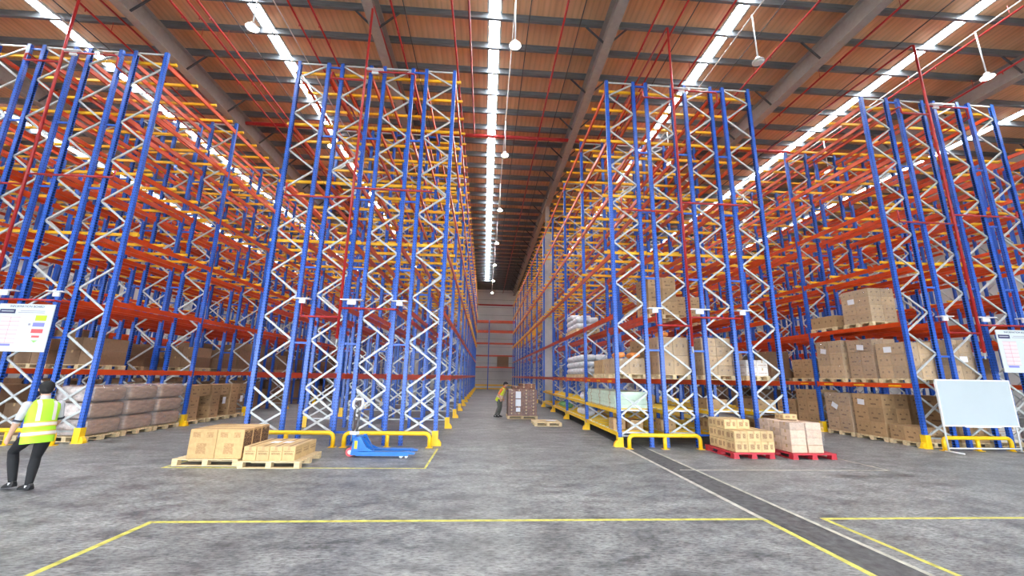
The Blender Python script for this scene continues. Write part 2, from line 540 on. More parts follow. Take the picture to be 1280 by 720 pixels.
# open omega section upright, mouth towards the inside of the frame
prof = [(-.05, -.045), (.05, -.045), (.05, -.028), (-.032, -.028), (-.032, .028), (.05, .028), (.05, .045), (-.05, .045)]
up.prism(prof, 0.012, H)
up.box(-.055, -.056, 0, .06, .056, .012)
UP_ME = up.mesh('upright', M['blue'])
NEAR = 4
XL, XR = .05, W - .05
def nodes_list():
    a = []; z = 10.45; side = 0
    while z > .35:
        a.append((side, z)); z -= .605; side = 1 - side
    return a
NODES = nodes_list()
def brace_segments(flip):
    pts = [((1 - s if flip else s), z) for s, z in NODES]
    seg = []
    first = (1 - pts[0][0], 10.90)
    seq = [first] + pts + [(1 - pts[-1][0], .29)]
    for (s0, z0), (s1, z1) in zip(seq, seq[1:]):
        xa = XL + .035 if s0 == 0 else XR - .035
        xb = XL + .035 if s1 == 0 else XR - .035
        seg.append(((xa, z0), (xb, z1)))
        if z0 < 1.5:
            seg.append(((xb, z0), (xa, z1)))       # the lowest two fields are crossed
    return seg
bl = {}
def brace_mesh(L):
    k = round(L, 3)
    if k not in bl:
        b = MB()
        pr = [(-.024, -.016), (.024, -.016), (.024, .016), (.018, .016), (.018, -.010), (-.018, -.010), (-.018, .016), (-.024, .016)]
        b.prism([(q, p) for p, q in pr], -L / 2, L / 2, axis='x')
        bl[k] = b.mesh('brace', M['galv'])
    return bl[k]
tie = MB()
tie.box(XL + .03, -.016, -.022, XR - .03, .016, .022)
TIE_ME = tie.mesh('tie_bar', M['galv'])
far_me = {}
for flip in (False, True):
    b = MB()
    for x, sgn in ((XL, 1), (XR, -1)):
        b.box(x - .05, -.045, 0, x + .05, .045, H, 0)
    for (xa, za), (xb, zb) in brace_segments(flip):
        b.bar((xa, 0, za), (xb, 0, zb), .048, .03, 1)
    for z in (.27, 10.93):
        b.box(XL + .03, -.016, z - .022, XR - .03, .016, z + .022, 1)
    far_me[flip] = b.mesh('upright_frame', [M['blue_plain'], M['galv']])
def beam_mb(b, y0, y1, x, z, out, mi=0):
    """step beam with end plates; out = +1 when the outer face looks to +x"""
    b.box(x - .025, y0 + .048, z - BH / 2, x + .025, y1 - .048, z + BH / 2 - .03, mi)
    xo = x + out * .008
    b.box(xo - .017, y0 + .048, z + BH / 2 - .03, xo + .017, y1 - .048, z + BH / 2, mi)
    for y in (y0 + .046, y1 - .052):
        b.box(x - .03, y, z - .11, x + .03, y + .006, z + .09, mi)
BEAM = {}
for out in (-1, 1):
    b = MB(); beam_mb(b, 0, P, 0, 0, out)
    BEAM[out] = b.mesh('load_beam', M['red_beam'])
bb = MB(); bb.box(-.14, -.03, 0, W + .14, .03, .075); bb.box(-.145, -.036, .0, -.10, .036, .08)
bb.box(W + .10, -.036, .0, W + .145, .036, .08)
BAR_ME = bb.mesh('pallet_support_bar', M['yellow_bar'])
stick = MB()
stick.box(-.001, -.19, -.024, .001, .19, .024)
STICK_ME = stick.mesh('beam_sticker', M['yellow_bar'])
SP_ME = MB().box(0, -.02, -.025, G - .002, .02, .025).mesh('row_spacer', M['blue_plain'])
BAR_Y = [.16, 1.06, 2.0, 2.9]
SPACER_Z = [.30, 2.51, 4.55, 6.58, 8.52, 10.85]

def rack_row(x0, label, flip, near=NEAR, nb=NB, spacer=True, y0=Y0, stickers=0, picks=0):
    row = empty('pallet_rack', (x0, y0, 0))
    tag(row, label, 'rack', 'rows of pallet racking')
    for k in range(nb + 1):
        y = k * P
        if k < near:
            fr = put('upright_frame', None, row, (0, y, 0))
            put('tie_bar', TIE_ME, fr, (0, 0, .27)); put('tie_bar', TIE_ME, fr, (0, 0, 10.93))
            put('upright', UP_ME, fr, (XL, 0, 0))
            put('upright', UP_ME, fr, (XR, 0, 0), (0, 0, math.pi))
            for (xa, za), (xb, zb) in brace_segments(flip):
                dx, dz = xb - xa, zb - za
                L = math.hypot(dx, dz)
                put('brace', brace_mesh(L), fr, ((xa + xb) / 2, 0, (za + zb) / 2), (0, -math.atan2(dz, dx), 0))
        else:
            stuff(put('upright_frame', far_me[flip], row, (0, y, 0)))
    b = MB(); c = MB()
    for k in range(nb):
        for li, z in enumerate(LEV):
            for x, out in ((.027, -1), (W - .027, 1)):
                if k < near - 1:
                    put('load_beam', BEAM[out], row, (x, k * P, z))
                else:
                    beam_mb(b, k * P, (k + 1) * P, x, z, out)
            if li >= 2:
                for by in BAR_Y:
                    if k < near - 1:
                        put('pallet_support_bar', BAR_ME, row, (0, k * P + by, z + BH / 2))
                    else:
                        c.box(-.14, k * P + by - .03, z + BH / 2, W + .14, k * P + by + .03, z + BH / 2 + .075)
    if b.v:
        stuff(b.build('load_beam', M['red_beam'], row))
        stuff(c.build('pallet_support_bar', M['yellow_bar'], row))
    if spacer:
        s = MB()
        for k in range(nb + 1):
            for z in SPACER_Z:
                if k < 2:
                    put('row_spacer', SP_ME, row, (W + .001, k * P, z))
                else:
                    s.box(W + .001, k * P - .02, z - .025, W + G - .001, k * P + .02, z + .025)
        if s.v:
            stuff(s.build('row_spacer', M['blue_plain'], row))
    if stickers:
        for k in range(3):
            for q in (.55, 1.72, 2.9):
                put('beam_sticker', STICK_ME, row, (.0005 if stickers < 0 else W - .0005, k * P + q, LEV[0] - .01))
    if picks:
        rb = MB(); rail = MB()
        for k in range(picks):
            for z in (.30, .87):
                for x in (.03, W - .03):
                    put('shelf_beam', SHELF_BEAM, row, (x, k * P, z))
                for q in range(9):
                    y = k * P + .22 + q * .375
                    put('shelf_rail', SHELF_RAIL, row, (0, y, z + .045))
                put('shelf_deck', SHELF_DECK, row, (0, k * P, z + .02))
    return row
SHELF_BEAM = MB().box(-.022, .05, -.045, .022, P - .05, .045).mesh('shelf_beam', M['yellow'])
sr = MB(); sr.box(.06, -.02, 0, W - .06, .02, .035)
SHELF_RAIL = sr.mesh('shelf_rail', M['yellow'])
sd = MB()
for q in range(18):
    y = .12 + q * .1875
    sd.box(.055, y - .055, .0, W - .055, y + .055, .036)
SHELF_DECK = sd.mesh('shelf_deck', M['white_metal'])

BLOCK = {'far left': -14.435, 'centre left': -5.917, 'centre right': 3.535, 'far right': 12.117}
ORD = ['first', 'second', 'third', 'fourth']
def block_x(name, i):
    return BLOCK[name] + i * (W + G)
for name, bx in BLOCK.items():
    for i in range(4):
        what = {'far left': 'blue and orange rack row at far left behind the worker, %s from left edge',
                'centre left': 'empty blue rack row left of the centre aisle, %s of four from left',
                'centre right': 'blue rack row right of the centre aisle, %s of four from left',
                'far right': 'blue and orange rack row behind the whiteboard, %s of four from left'}[name] % ORD[i]
        st = -1 if (i == 0 and name in ('centre right', 'far right')) else 0
        rack_row(bx + i * (W + G), what, i % 2 == 1, spacer=(i < 3), stickers=st,
                 picks=({0: 4, 1: 2, 2: 2, 3: 3}[i] if name == 'centre right' else 0))
for q in range(4):
    rack_row(20.65 + q * (W + G), 'orange rack row in the next block beyond the far right aisle, %s from the aisle' % ORD[q], q % 2 == 1, near=0, nb=10, spacer=False)

for q in range(4):
    rack_row(-19.2 - q * (W + G), 'orange rack row in the block beyond the far left aisle, %s from the aisle' % ORD[q], q % 2 == 1, near=0, nb=10, spacer=False)
# rack along the back wall
br = empty('pallet_rack', (0, 54.0, 0))
tag(br, 'tall rack across the far end of the centre aisle against the back wall', 'rack')
for x in (-3.1, .44, 3.98):
    fr = MB().box(x - .02, .05, .2, x + .02, .95, .25).build('upright_frame', M['galv'], br)
    for y in (0, 1.0):
        MB().box(x - .06, y - .05, 0, x + .06, y + .05, 9.0).build('upright', M['blue_plain'], fr)
    b = MB()
    for q in range(8):
        b.bar((x, 0.05, .5 + q * 1.05), (x, .95, .5 + (q + .5) * 1.05), .05, .04, 0, (1, 0, 0))
    stuff(b.build('brace', M['galv'], fr))
for i, z in enumerate((.55, 2.85, 4.35, 5.97, 7.57, 8.9)):
    for y in (0, 1.0):
        for x in (-1.33, 2.21):
            MB().box(x - 1.7, y - .03, z - (.13 if i > 3 else .08), x + 1.7, y + .03, z + (.13 if i > 3 else .08)).build(
                'load_beam', M['yellow_bar'] if i == 0 else M['red_beam'], br)
for x in (-1.33, 2.21):
    MB().box(x - 1.7, -.03, .05, x + 1.7, .03, .2).build('load_beam', M['yellow_bar'], br)

# post protectors
NTH = 'first second third fourth fifth sixth seventh eighth ninth tenth eleventh twelfth thirteenth fourteenth fifteenth sixteenth seventeenth eighteenth'.split()
PP = {}
for sg, corner in ((-1, 0), (1, 0), (-1, 1), (1, 1)):      # -1: aisle on the left of the post; corner 0: low front, under a shelf beam
    pp = MB()
    pp.box(-.075, -.075, 0, .075, -.062, .36 if corner else .24)
    x0, x1 = sorted((sg * .075, sg * .062))
    pp.box(x0, -.062, 0, x1, .075, .36)
    x0, x1 = sorted((sg * .16, sg * .0755))
    pp.box(x0, -.10, 0, x1, .10, .012); pp.box(-.075, -.10, 0, .075, -.0755, .012)
    pp.prism([(sg * .062, .012), (sg * .16, .012), (sg * .16, .07), (sg * .11, .14), (sg * .076, .16)][::-sg], -.05, .05, axis='y')
    PP[sg, corner] = pp.mesh('post_protector', M['yellow'])
def protector(x, y, s, label, group):
    o = put('post_protector', PP[s, 0 if 'right of the centre' in label else 1], None, (x, y, 0))
    return tag(o, label, 'post protector', group)
for k in range(NB + 1):
    g = 'yellow post protectors along the centre aisle'
    protector(BLOCK['centre right'] - .085 + .135, Y0 + k * P, -1, 'yellow post protector right of the centre aisle, %s from the front' % NTH[k], g + ' right side')
    if k:
        protector(BLOCK['centre left'] + 4.759 - .05, Y0 + k * P, 1, 'yellow post protector left of the centre aisle, %s from the front' % NTH[k], g + ' left side')
for k in range(1, 6):
    protector(BLOCK['far left'] + 4.759 - .05, Y0 + k * P, 1, 'yellow post protector along the far left racks, %s from the front' % NTH[k], 'yellow post protectors along the left aisle')
    protector(BLOCK['far right'] + .05, Y0 + k * P, -1, 'yellow post protector along the carton racks on the right, %s from the front' % NTH[k], 'yellow post protectors along the right aisle')
    protector(BLOCK['centre left'] + .05, Y0 + k * P, -1, 'yellow post protector on the left side of the empty racks, %s from the front' % NTH[k], 'yellow post protectors left of the empty racks')
protector(BLOCK['far left'] + 4.759 - .05, Y0, 1, 'tall yellow post protector at the end of the left guard rail near the walking worker', 'post protector')
protector(BLOCK['centre left'] + 4.759 - .05, Y0, 1, 'yellow post protector at the rack corner right of the blue pallet truck', 'post protector')
protector(BLOCK['far right'] + .05, Y0, -1, 'yellow post protector at the rack corner left of the whiteboard', 'post protector')

# end guard rails of bent yellow tube
def guard(x0, x1, label):
    o = empty('guard_rail', ((x0 + x1) / 2, 10.62, 0))
    tag(o, label, 'guard rail')
    h, r = .33, .12
    L = (x1 - x0) / 2
    pts = [(-L, 0, .012)] + arc((-L + r, 0, h - r), r, 180, 90, 5) + arc((L - r, 0, h - r), r, 90, 0, 5) + [(L, 0, .012)]
    MB().sweep(pts, .05, 10).build('bent_tube', M['yellow'], o)
    MB().sweep([(0, 0, .012), (0, 0, h - .04)], .048, 10).build('middle_leg', M['yellow'], o)
    for x in (-L, 0, L):
        MB().box(x - .08, -.08, 0, x + .08, .08, .012).build('foot_plate', M['yellow'], o)
guard(-5.85, -3.62, 'yellow bent tube guard rail behind the two wooden pallets of cartons')
guard(-3.36, -1.30, 'yellow bent tube guard rail behind the blue pallet truck')
guard(3.72, 5.58, 'yellow bent tube guard rail left of the red pallets')
guard(12.30, 14.25, 'yellow bent tube guard rail behind the whiteboard legs')
guard(14.75, 16.75, 'yellow bent tube guard rail at the right edge, past the whiteboard')
guard(-12.0, -9.98, 'yellow bent tube guard rail behind the walking worker')
guard(-14.4, -12.35, 'yellow bent tube guard rail at the left edge, past the walking worker')

# in-rack sprinkler risers
def riser(bx, label):
    x = bx + 2.09
    o = empty('sprinkler_riser', (x, 10.72, 0))
    tag(o, label, 'sprinkler pipe')
    MB().sweep([(0, 0, 2.62), (0, 0, 12.95), (0, .06, 13.0), (0, 7.195, 13.34)], .036, 8).build('riser_pipe', M['pipe'], o)
    MB().sweep([(0, 0, 2.44), (0, 0, 2.62)], .02, 6).build('drain_valve', M['galv'], o)
    def br(pts, r=.026):
        MB().sweep(pts, r, 6).build('branch_pipe', M['pipe'], o)
    L1, R1 = -.97, 1.46          # flue gaps left and right of the riser
    L2, R2 = -1.80, 2.18
    br([(0, 0, 10.30), (L1 + .03, 0, 10.30), (L1, 0, 10.33), (L1, 0, 10.5), (L1, .05, 10.55), (L1, 40, 10.55)])
    br([(0, 0, 10.62), (R1 - .05, 0, 10.62), (R1, .05, 10.60), (R1, .05, 10.3), (R1, .4, 10.28), (R1, 40, 10.28)])
    br([(0, 0, 6.52), (L2, 0, 6.52), (L2, 0, 6.9)])
    br([(0, 0, 6.82), (R2, 0, 6.82), (R2, 0, 7.02)])
    br([(0, 0, 3.18), (L1, 0, 3.18), (L1, 0, 3.5), (L1, .3, 3.5)])
    br([(0, 0, 3.42), (R1 - .05, 0, 3.42), (R1, .05, 3.42), (R1, .4, 3.42)])
    for px, pz, w in ((L1 - .01, 3.60, .40), (.28, 3.60, .56), (R1 + .06, 3.60, .40), (.28, 10.62, .5)):
        MB().box(px - w / 2, -.08, pz + .03, px + w / 2, .08, pz + .055).box(px - w * .2, -.02, pz - .08, px + w * .2, .02, pz + .03).build('shield_plate', M['white_metal'], o)
for n, t in (('far left', 'red sprinkler riser with branches before the far left racks'),
             ('centre left', 'red sprinkler riser with branches before the empty racks left of the centre aisle'),
             ('centre right', 'red sprinkler riser with branches before the racks right of the centre aisle'),
             ('far right', 'red sprinkler riser with branches above the whiteboard')):
    riser(BLOCK[n], t)

# roof pipes, conduits, cables
for pi_n, x in enumerate((-13.3, -10.3, -9.75, -9.42, -6.55, -5.9, -3.3, -1.38, 2.26, 5.2, 5.95, 7.4, 9.95, 12.6, 16.3, 19.0)):
    b = MB().sweep([(x, HALL_Y0 + .01, 13.20), (x, 55.9, 13.20)], .035, 6)
    for y in [2.5 + 3.1 * i for i in range(17)]:
        b.box(x - .012, y - .012, 13.08, x + .012, y + .012, 13.2)
        b.box(x - .006, y + .9, 13.2, x + .006, y + .912, 13.575)
    tag(b.build('sprinkler_pipe', M['pipe']), 'thin red pipe hung under the roof from front to back, %s from left' % NTH[pi_n], 'sprinkler pipe', 'roof sprinkler pipes')
tag(MB().sweep([(-.85, HALL_Y0 + .5, 13.3), (-.85, 17.8, 13.3)], .035, 6).build('sprinkler_pipe', M['pipe']),
    'thin red pipe beside the middle roof light, ending at the cross main', 'sprinkler pipe')
tag(MB().sweep([(HALL_X0 + .01, 18.0, 13.36), (HALL_X1 - .01, 18.0, 13.36)], .085, 10).build('sprinkler_main', M['pipe']),
    'thick red sprinkler main crossing the whole hall below the roof', 'sprinkler pipe')
tag(MB().sweep([(HALL_X0 + .01, 55.86, 11.45), (HALL_X1 - .01, 55.86, 11.45)], .11, 8).build('sprinkler_main', M['pipe']),
    'dark red pipe along the far end wall above the last rack', 'sprinkler pipe')
for pi_n, x in enumerate((-14.5, -8.9, -7.9, -3.0, 1.15, 2.9, 6.5, 9.2, 14.4)):
    b = MB().sweep([(x, HALL_Y0 + .01, 13.55), (x, 55.98, 13.55)], .018, 5)
    tag(b.build('roof_cable', M['dark_strut']), 'thin dark cable stretched under the roof from front to back, %s from left' % NTH[pi_n], 'cable', 'roof cables')

# high bay lamps
lens_on = MB().ell((0, 0, 0), (.11, .11, .035), 16, 8).mesh('lamp_lens', M['lamp'])
lens_off = MB().ell((0, 0, 0), (.16, .16, .03), 16, 8).mesh('lamp_lens', M['lamp_off'])
hous = MB()
hous.sweep([(0, 0, .0), (0, 0, .03), (0, 0, .06), (0, 0, .16)], [.18, .175, .10, .07], 16)
hous_me = hous.mesh('lamp_housing', M['white_metal'])
rod_me = MB().sweep([(0, 0, .16), (0, 0, 1.79)], .022, 8).mesh('pendant_rod', M['white_metal'])
for li_n, x in enumerate((-14.7, -7.1, .63, 8.35, 16.2)):
    line = ['at far left', 'over the empty racks', 'over the centre aisle', 'over the right racks', 'at far right'][li_n]
    tag(MB().sweep([(x, HALL_Y0 + .01, 13.36), (x, 55.98, 13.36)], .022, 6).build('lighting_conduit', M['conduit']),
        'pale straight conduit carrying the line of lamps ' + line, 'conduit', 'lamp conduits')
    for i in range(0, 7):
        y = 10.43 + 6.28 * i
        off = (abs(x - 8.35) < .1 and i == 0)
        o = empty('pendant_lamp', (x, y, 11.6))
        if off:
            tag(o, 'unlit white pendant lamp hanging above the right hand aisle', 'lamp')
        else:
            tag(o, 'bright lamp on a white rod %s, %s from the front' % (line, NTH[i]), 'lamp', 'lit high bay lamps')
        put('lamp_lens', lens_off if off else lens_on, o, (0, 0, -.02))
        put('lamp_housing', hous_me, o)
        put('pendant_rod', rod_me, o)

# ---------------------------------------------------------------- pallets and goods
_pm = {}
def pallet(x, y, z, w, d, label, group=None, kind='wood', detail=False, rz=0, m=None):
    """block pallet, w along x, d along y, front left corner at x,y"""
    h = .13
    mm = m or M['wood']
    t = .018
    pieces = []
    nb = 7
    bw = d / nb * .72
    for i in range(nb):
        yy = bw / 2 + (d - bw) * i / (nb - 1)
        pieces.append(('deck_board', (0, yy - bw / 2, h - t, w, yy + bw / 2, h)))
    for i in range(3):
        xx = .05 + (w - .1) * i / 2
        pieces.append(('stringer_board', (xx - .05, 0.002, h - 2 * t, xx + .05, d - .002, h - t)))
        for j in range(3):
            yy = .06 + (d - .12) * j / 2
            pieces.append(('block', (xx - .049, yy - .058, t, xx + .049, yy + .058, h - 2 * t)))
    for j in range(3):
        yy = .06 + (d - .12) * j / 2
        pieces.append(('bottom_board', (0.001, yy - .05, 0, w - .001, yy + .05, t)))
    if detail:
        o = empty('pallet', (x, y, z), rz)
        for n, b in pieces:
            MB().box(*b).build(n, mm, o)
    else:
        k = (round(w, 2), round(d, 2), mm.name)
        if k not in _pm:
            b = MB()
            for n, q in pieces:
                b.box(*q)
            _pm[k] = b.mesh('pallet', mm)
        o = put('pallet', _pm[k], None, (x, y, z), (0, 0, rz))
    tag(o, label, 'pallet', group)
    return o

_cm = {}
def carton_mesh(w, d, h, mt, side=None):
    k = (round(w, 3), round(d, 3), round(h, 3), mt.name, side.name if side else '')
    if k in _cm:
        return _cm[k]
    e = .006
    bm = bmesh.new()
    bmesh.ops.create_cube(bm, size=1)
    bmesh.ops.scale(bm, vec=(w, d, h), verts=bm.verts)
    bmesh.ops.translate(bm, vec=(0, 0, h / 2), verts=bm.verts)
    bmesh.ops.bevel(bm, geom=bm.edges[:], offset=e, segments=1, affect='EDGES')
    uvl = bm.loops.layers.uv.new('UVMap')
    for f in bm.faces:
        n = f.normal
        for l in f.loops:
            c = l.vert.co
            if abs(n.z) > .9:
                l[uvl].uv = (-1, -1)
            elif abs(n.x) > abs(n.y):
                l[uvl].uv = ((c.y if n.x > 0 else -c.y) / d + .5, c.z / h)
                if side and abs(n.x) > .9:
                    f.material_index = 2
            else:
                l[uvl].uv = ((c.x if n.y < 0 else -c.x) / w + .5, c.z / h)
    # packing tape over the flaps
    def tb(x0, y0, z0, x1, y1, z1):
        vs = [bm.verts.new(p) for p in ((x0, y0, z0), (x1, y0, z0), (x1, y1, z0), (x0, y1, z0), (x0, y0, z1), (x1, y0, z1), (x1, y1, z1), (x0, y1, z1))]
        for q in ((0, 3, 2, 1), (4, 5, 6, 7), (0, 1, 5, 4), (1, 2, 6, 5), (2, 3, 7, 6), (3, 0, 4, 7)):
            f = bm.faces.new([vs[i] for i in q]); f.material_index = 1
    tw = .024
    if w >= d:
        tb(-w / 2 - .0008, -tw, h - .0005, w / 2 + .0008, tw, h + .0008)
        for s in (-1, 1):
            tb(min(s * w / 2, s * (w / 2 + .001)), -tw, h - .07, max(s * w / 2, s * (w / 2 + .001)), tw, h)
    else:
        tb(-tw, -d / 2 - .0008, h - .0005, tw, d / 2 + .0008, h + .0008)
        for s in (-1, 1):
            tb(-tw, min(s * d / 2, s * (d / 2 + .001)), h - .07, tw, max(s * d / 2, s * (d / 2 + .001)), h)
    me = bpy.data.meshes.new('carton')
    bm.to_mesh(me); bm.free()
    me.materials.append(mt); me.materials.append(M['tape'])
    if side:
        me.materials.append(side)
    _cm[k] = me
    return me

def carton(x, y, z, w, d, h, mt, label, group=None, side=None, rz=0):
    o = put('carton', carton_mesh(w, d, h, mt, side), None, (x, y, z), (0, 0, rz))
    return tag(o, label, 'carton', group)

LAYER = ['bottom', 'second', 'third', 'fourth', 'fifth', 'sixth', 'seventh', 'eighth']
def place(i, nx, j, ny):
    a = {1: [''], 2: ['left', 'right'], 3: ['left', 'middle', 'right']}.get(nx) or [NTH[q] + ' from left' for q in range(nx)]
    b = {1: [''], 2: ['front', 'rear'], 3: ['front', 'middle', 'rear'], 4: ['front', 'second', 'third', 'rear']}[ny]
    if nx > 3:
        return b[j] + ' row, ' + a[i]
    if nx == 3 and ny == 3 and i == 1 and j == 1:
        return 'centre'
    return ' '.join(q for q in (b[j], a[i]) if q) or 'single'
def stack(x0, y0, z0, w, d, nx, ny, hs, mt, label, group, skip=None, jit=.004, side=None, hide=None, gap=.006):
    """cartons nx by ny, one layer per height in hs; skip(i, j, k) leaves one out; only the shell of a stack is in view"""
    z = z0 + .002
    out = []
    cw, cd = w / nx, d / ny
    for k, h in enumerate(hs):
        for i in range(nx):
            for j in range(ny):
                if skip and skip(i, j, k):
                    continue
                if hide and hide(i, j, k):
                    continue
                lb = label + ', ' + (LAYER[k] if len(hs) > 1 else 'only') + ' layer, ' + place(i, nx, j, ny)
                out.append(carton(x0 + (i + .5) * cw + random.uniform(-jit, jit) * .3, y0 + (j + .5) * cd + random.uniform(-jit, jit) * .3,
                                  z, cw - gap, cd - gap, h - .003, mt, lb, group, side, random.uniform(-jit, jit) * .5))
        z += h
    return out, z

def film(x0, y0, z0, x1, y1, z1, label, sheets=()):
    """loose stretch film round a load: four slightly bulging walls and a turned-in top"""
    b = MB()
    e = .012
    n = 10
    rows = 6
    per = []
    X0, Y0_, X1, Y1_ = x0 - e, y0 - e, x1 + e, y1 + e
    def pt(t):
        t = t % 4
        if t < 1: return (X0 + (X1 - X0) * t, Y0_, 0, -1)
        if t < 2: return (X1, Y0_ + (Y1_ - Y0_) * (t - 1), 1, 0)
        if t < 3: return (X1 - (X1 - X0) * (t - 2), Y1_, 0, 1)
        return (X0, Y1_ - (Y1_ - Y0_) * (t - 3), -1, 0)
    rng = random.Random(int(x0 * 1000 + y0 * 77))
    vs = []
    K = 4 * n
    for r in range(rows + 1):
        for q in range(K):
            px, py, nx_, ny_ = pt(q / n)
            w = rng.uniform(0, .008)
            vs.append((px + nx_ * w, py + ny_ * w, z0 + (z1 - z0) * r / rows))
    for q in range(K):
        px, py, nx_, ny_ = pt(q / n)
        vs.append((px - (px - (X0 + X1) / 2) * .25, py - (py - (Y0_ + Y1_) / 2) * .25, z1 + .012))
    fs = []
    for r in range(rows + 1):
        for q in range(K):
            fs.append((r * K + q, r * K + (q + 1) % K, (r + 1) * K + (q + 1) % K, (r + 1) * K + q))
    b._add(vs, fs, 0, True)
    o = b.build('stretch_film', M['film'])
    tag(o, label, 'film')
    return o

def sheet(parent, x, y, z, face, w=.21, h=.16, tilt=0):
    """paper sheet stuck on; face 'x' looks to -x, 'y' looks to -y; world coordinates"""
    if face == 'x':
        b = MB().box(-.002, -w / 2, -h / 2, 0, w / 2, h / 2)
        rot = (R(tilt), 0, 0)
    else:
        b = MB().box(-w / 2, -.002, -h / 2, w / 2, 0, h / 2)
        rot = (0, R(tilt), 0)
    o = b.build('paper_sheet', M['paper'], parent, (x - parent.location.x, y - parent.location.y, z - parent.location.z), rot)
    o['label'] = 'white paper sheet stuck on the front'
    return o

# --- two wooden pallets before the empty racks
pallet(-5.79, 8.47, 0, 1.19, 1.0, 'left of two pale wooden pallets on the floor, with tall tan cartons', detail=True)
stack(-5.56, 8.49, .13, 1.0, .93, 2, 3, [.53], M['card_tan'], 'tall tan carton on left wooden pallet', 'tall tan cartons', side=M['card_printed'])
pallet(-4.51, 8.29, 0, 1.12, 1.05, 'right of two pale wooden pallets on the floor, with low honey cartons', detail=True)
cs, _ = stack(-4.45, 8.33, .13, .94, .98, 4, 3, [.255], M['card_low'], 'low honey carton on right wooden pallet', 'low honey cartons')
for c in (cs[4], cs[7]):
    MB().box(-.08, -.1, .256, .08, .1, .258).build('paper_sheet', M['paper'], c)['label'] = 'white paper sheet on top'

# --- red plastic pallets before the right racks
def red_pallet(x, y, w, d, label):
    o = empty('pallet', (x, y, 0), .02)
    tag(o, label, 'pallet')
    for i in range(9):
        yy = d * i / 9
        MB().box(0, yy + .008, .112, w, yy + d / 9 - .008, .13).build('deck_board', M['red_plastic'], o)
    MB().box(.0, .0, .095, w, d, .112).build('deck_frame', M['red_plastic'], o)
    for i in range(3):
        for j in range(3):
            cx = .07 + (w - .14) * i / 2; cy = .07 + (d - .14) * j / 2
            MB().prism([(cx - .07, .0), (cx + .07, .0), (cx + .055, .095), (cx - .055, .095)], cy - .068, cy + .068, axis='y').build('foot', M['red_plastic'], o)
    for i in range(3):
        cx = .07 + (w - .14) * i / 2
        MB().box(cx - .05, .14, 0, cx + .05, d - .14, .018).build('runner', M['red_plastic'], o)
red_pallet(5.70, 9.40, 1.0, 1.18, 'red plastic pallet with uneven stack of pale printed cartons')
stack(5.78, 9.44, .13, .95, 1.08, 3, 3, [.235, .235, .215], M['card_pale'], 'pale printed carton on left red pallet', 'pale cartons on the left red pallet',
      skip=lambda i, j, k: k == 2 and (j == 0 or i == 2))
red_pallet(7.06, 9.34, 1.08, 1.25, 'red plastic pallet with film wrapped rosy cartons')
cs, zz = stack(7.12, 9.42, .13, .80, 1.1, 2, 3, [.17, .165, .165, .165], M['card_pinkish'], 'rosy carton wrapped on right red pallet', 'rosy cartons on the right red pallet', gap=.035, jit=.02)
carton(7.62, 10.16, zz + .016, .36, .3, .12, M['card_pale'], 'single flat carton lying on top of the film wrapped red pallet load')
film(7.12, 9.42, .32, 7.92, 10.52, zz, 'clear stretch film round the rosy cartons on the right red pallet')

# --- empty pallet and chocolate brown load in the centre aisle
pallet(1.85, 15.15, 0, 1.0, 1.1, 'empty pale wooden pallet lying in the centre aisle', detail=True)
b = MB(); b.ell((0, 0, .02), (.22, .12, .022), 10, 6)
tag(b.build('plastic_sheet', M['sack'], None, (2.55, 15.75, .13)), 'crumpled white plastic sheet on the empty pallet in the aisle', 'plastic sheet')
pallet(1.0, 17.55, 0, 1.28, 1.1, 'wooden pallet under the chocolate brown carton load in the centre aisle', detail=True)
hide = lambda i, j, k: (j > 0 and i > 0 and k < 7)
cs, zz = stack(1.03, 17.57, .13, 1.22, 1.04, 4, 3, [.134] * 8, M['card_choc'], 'chocolate carton in tall aisle load', 'chocolate cartons', hide=hide)
stack(1.2, 17.62, zz, .98, .9, 3, 2, [.134, .10], M['card_choc'], 'chocolate carton on top of aisle load', 'chocolate cartons on top',
      skip=lambda i, j, k: k == 1 and i == 0)
f = film(1.03, 17.57, .15, 2.25, 18.61, zz, 'thin film round the chocolate brown load in the aisle')
sheet(f, 1.45, 17.548, .98, 'y', .22, .28)
sheet(f, 1.45, 17.548, .66, 'y', .22, .28)
sheet(f, 1.45, 17.548, .38, 'y', .18, .16)

# --- far right racks: carton stacks
RX = BLOCK['far right']
WR = dict(rowx=lambda i: RX + i * (W + G))
def rload(row, y, level, d, nx, ny, hs, mt, label, wrap=False, skip=None, sheets=(), dx=0.0, block='far right', w=.93, plab=None):
    x = block_x(block, row) + .012 + dx
    z = .0 if level == 0 else .002 + top_of(level - 1) + (.076 if level > 2 else 0) + .001
    pallet(x, y, z, w, d, 'wooden pallet under the ' + (plab or label), None, m=M['wood'])
    z += .13
    cs, zt = stack(x + .03, y + .02, z, w - .06, d - .04, nx, ny, hs, mt, label, label, skip=skip, hide=(lambda i, j, k: i == 1 and j == 1 and k < len(hs) - 1))
    par = None
    if wrap:
        par = film(x + .03, y + .02, z, x + w - .03, y + d - .02, zt, 'stretch film round the ' + label)
    for (yy, zz_, tilt) in sheets:
        t = par or cs[0]
        sheet(t, x + .03 - (.024 if wrap else -.002), yy, zz_, 'x', .24, .17, tilt)
    return cs, zt
rload(0, 11.08, 0, .88, 2, 2, [.40], M['card_brown'], 'low floor stack nearest the whiteboard')
rload(0, 12.02, 0, 1.04, 2, 2, [.42, .42, .42], M['card_brown'], 'middle floor stack, first bay right', sheets=[(12.75, 1.13, 5)])
rload(0, 13.14, 0, 1.04, 2, 2, [.42, .42, .40], M['card_brown'], 'farthest floor stack, first bay right', wrap=True, sheets=[(13.75, .95, 28)])
rload(0, 11.05, 1, .92, 2, 2, [.36, .35, .34], M['card_mid'], 'first beam stack nearest whiteboard', wrap=True, sheets=[(11.55, 2.72, 0)])
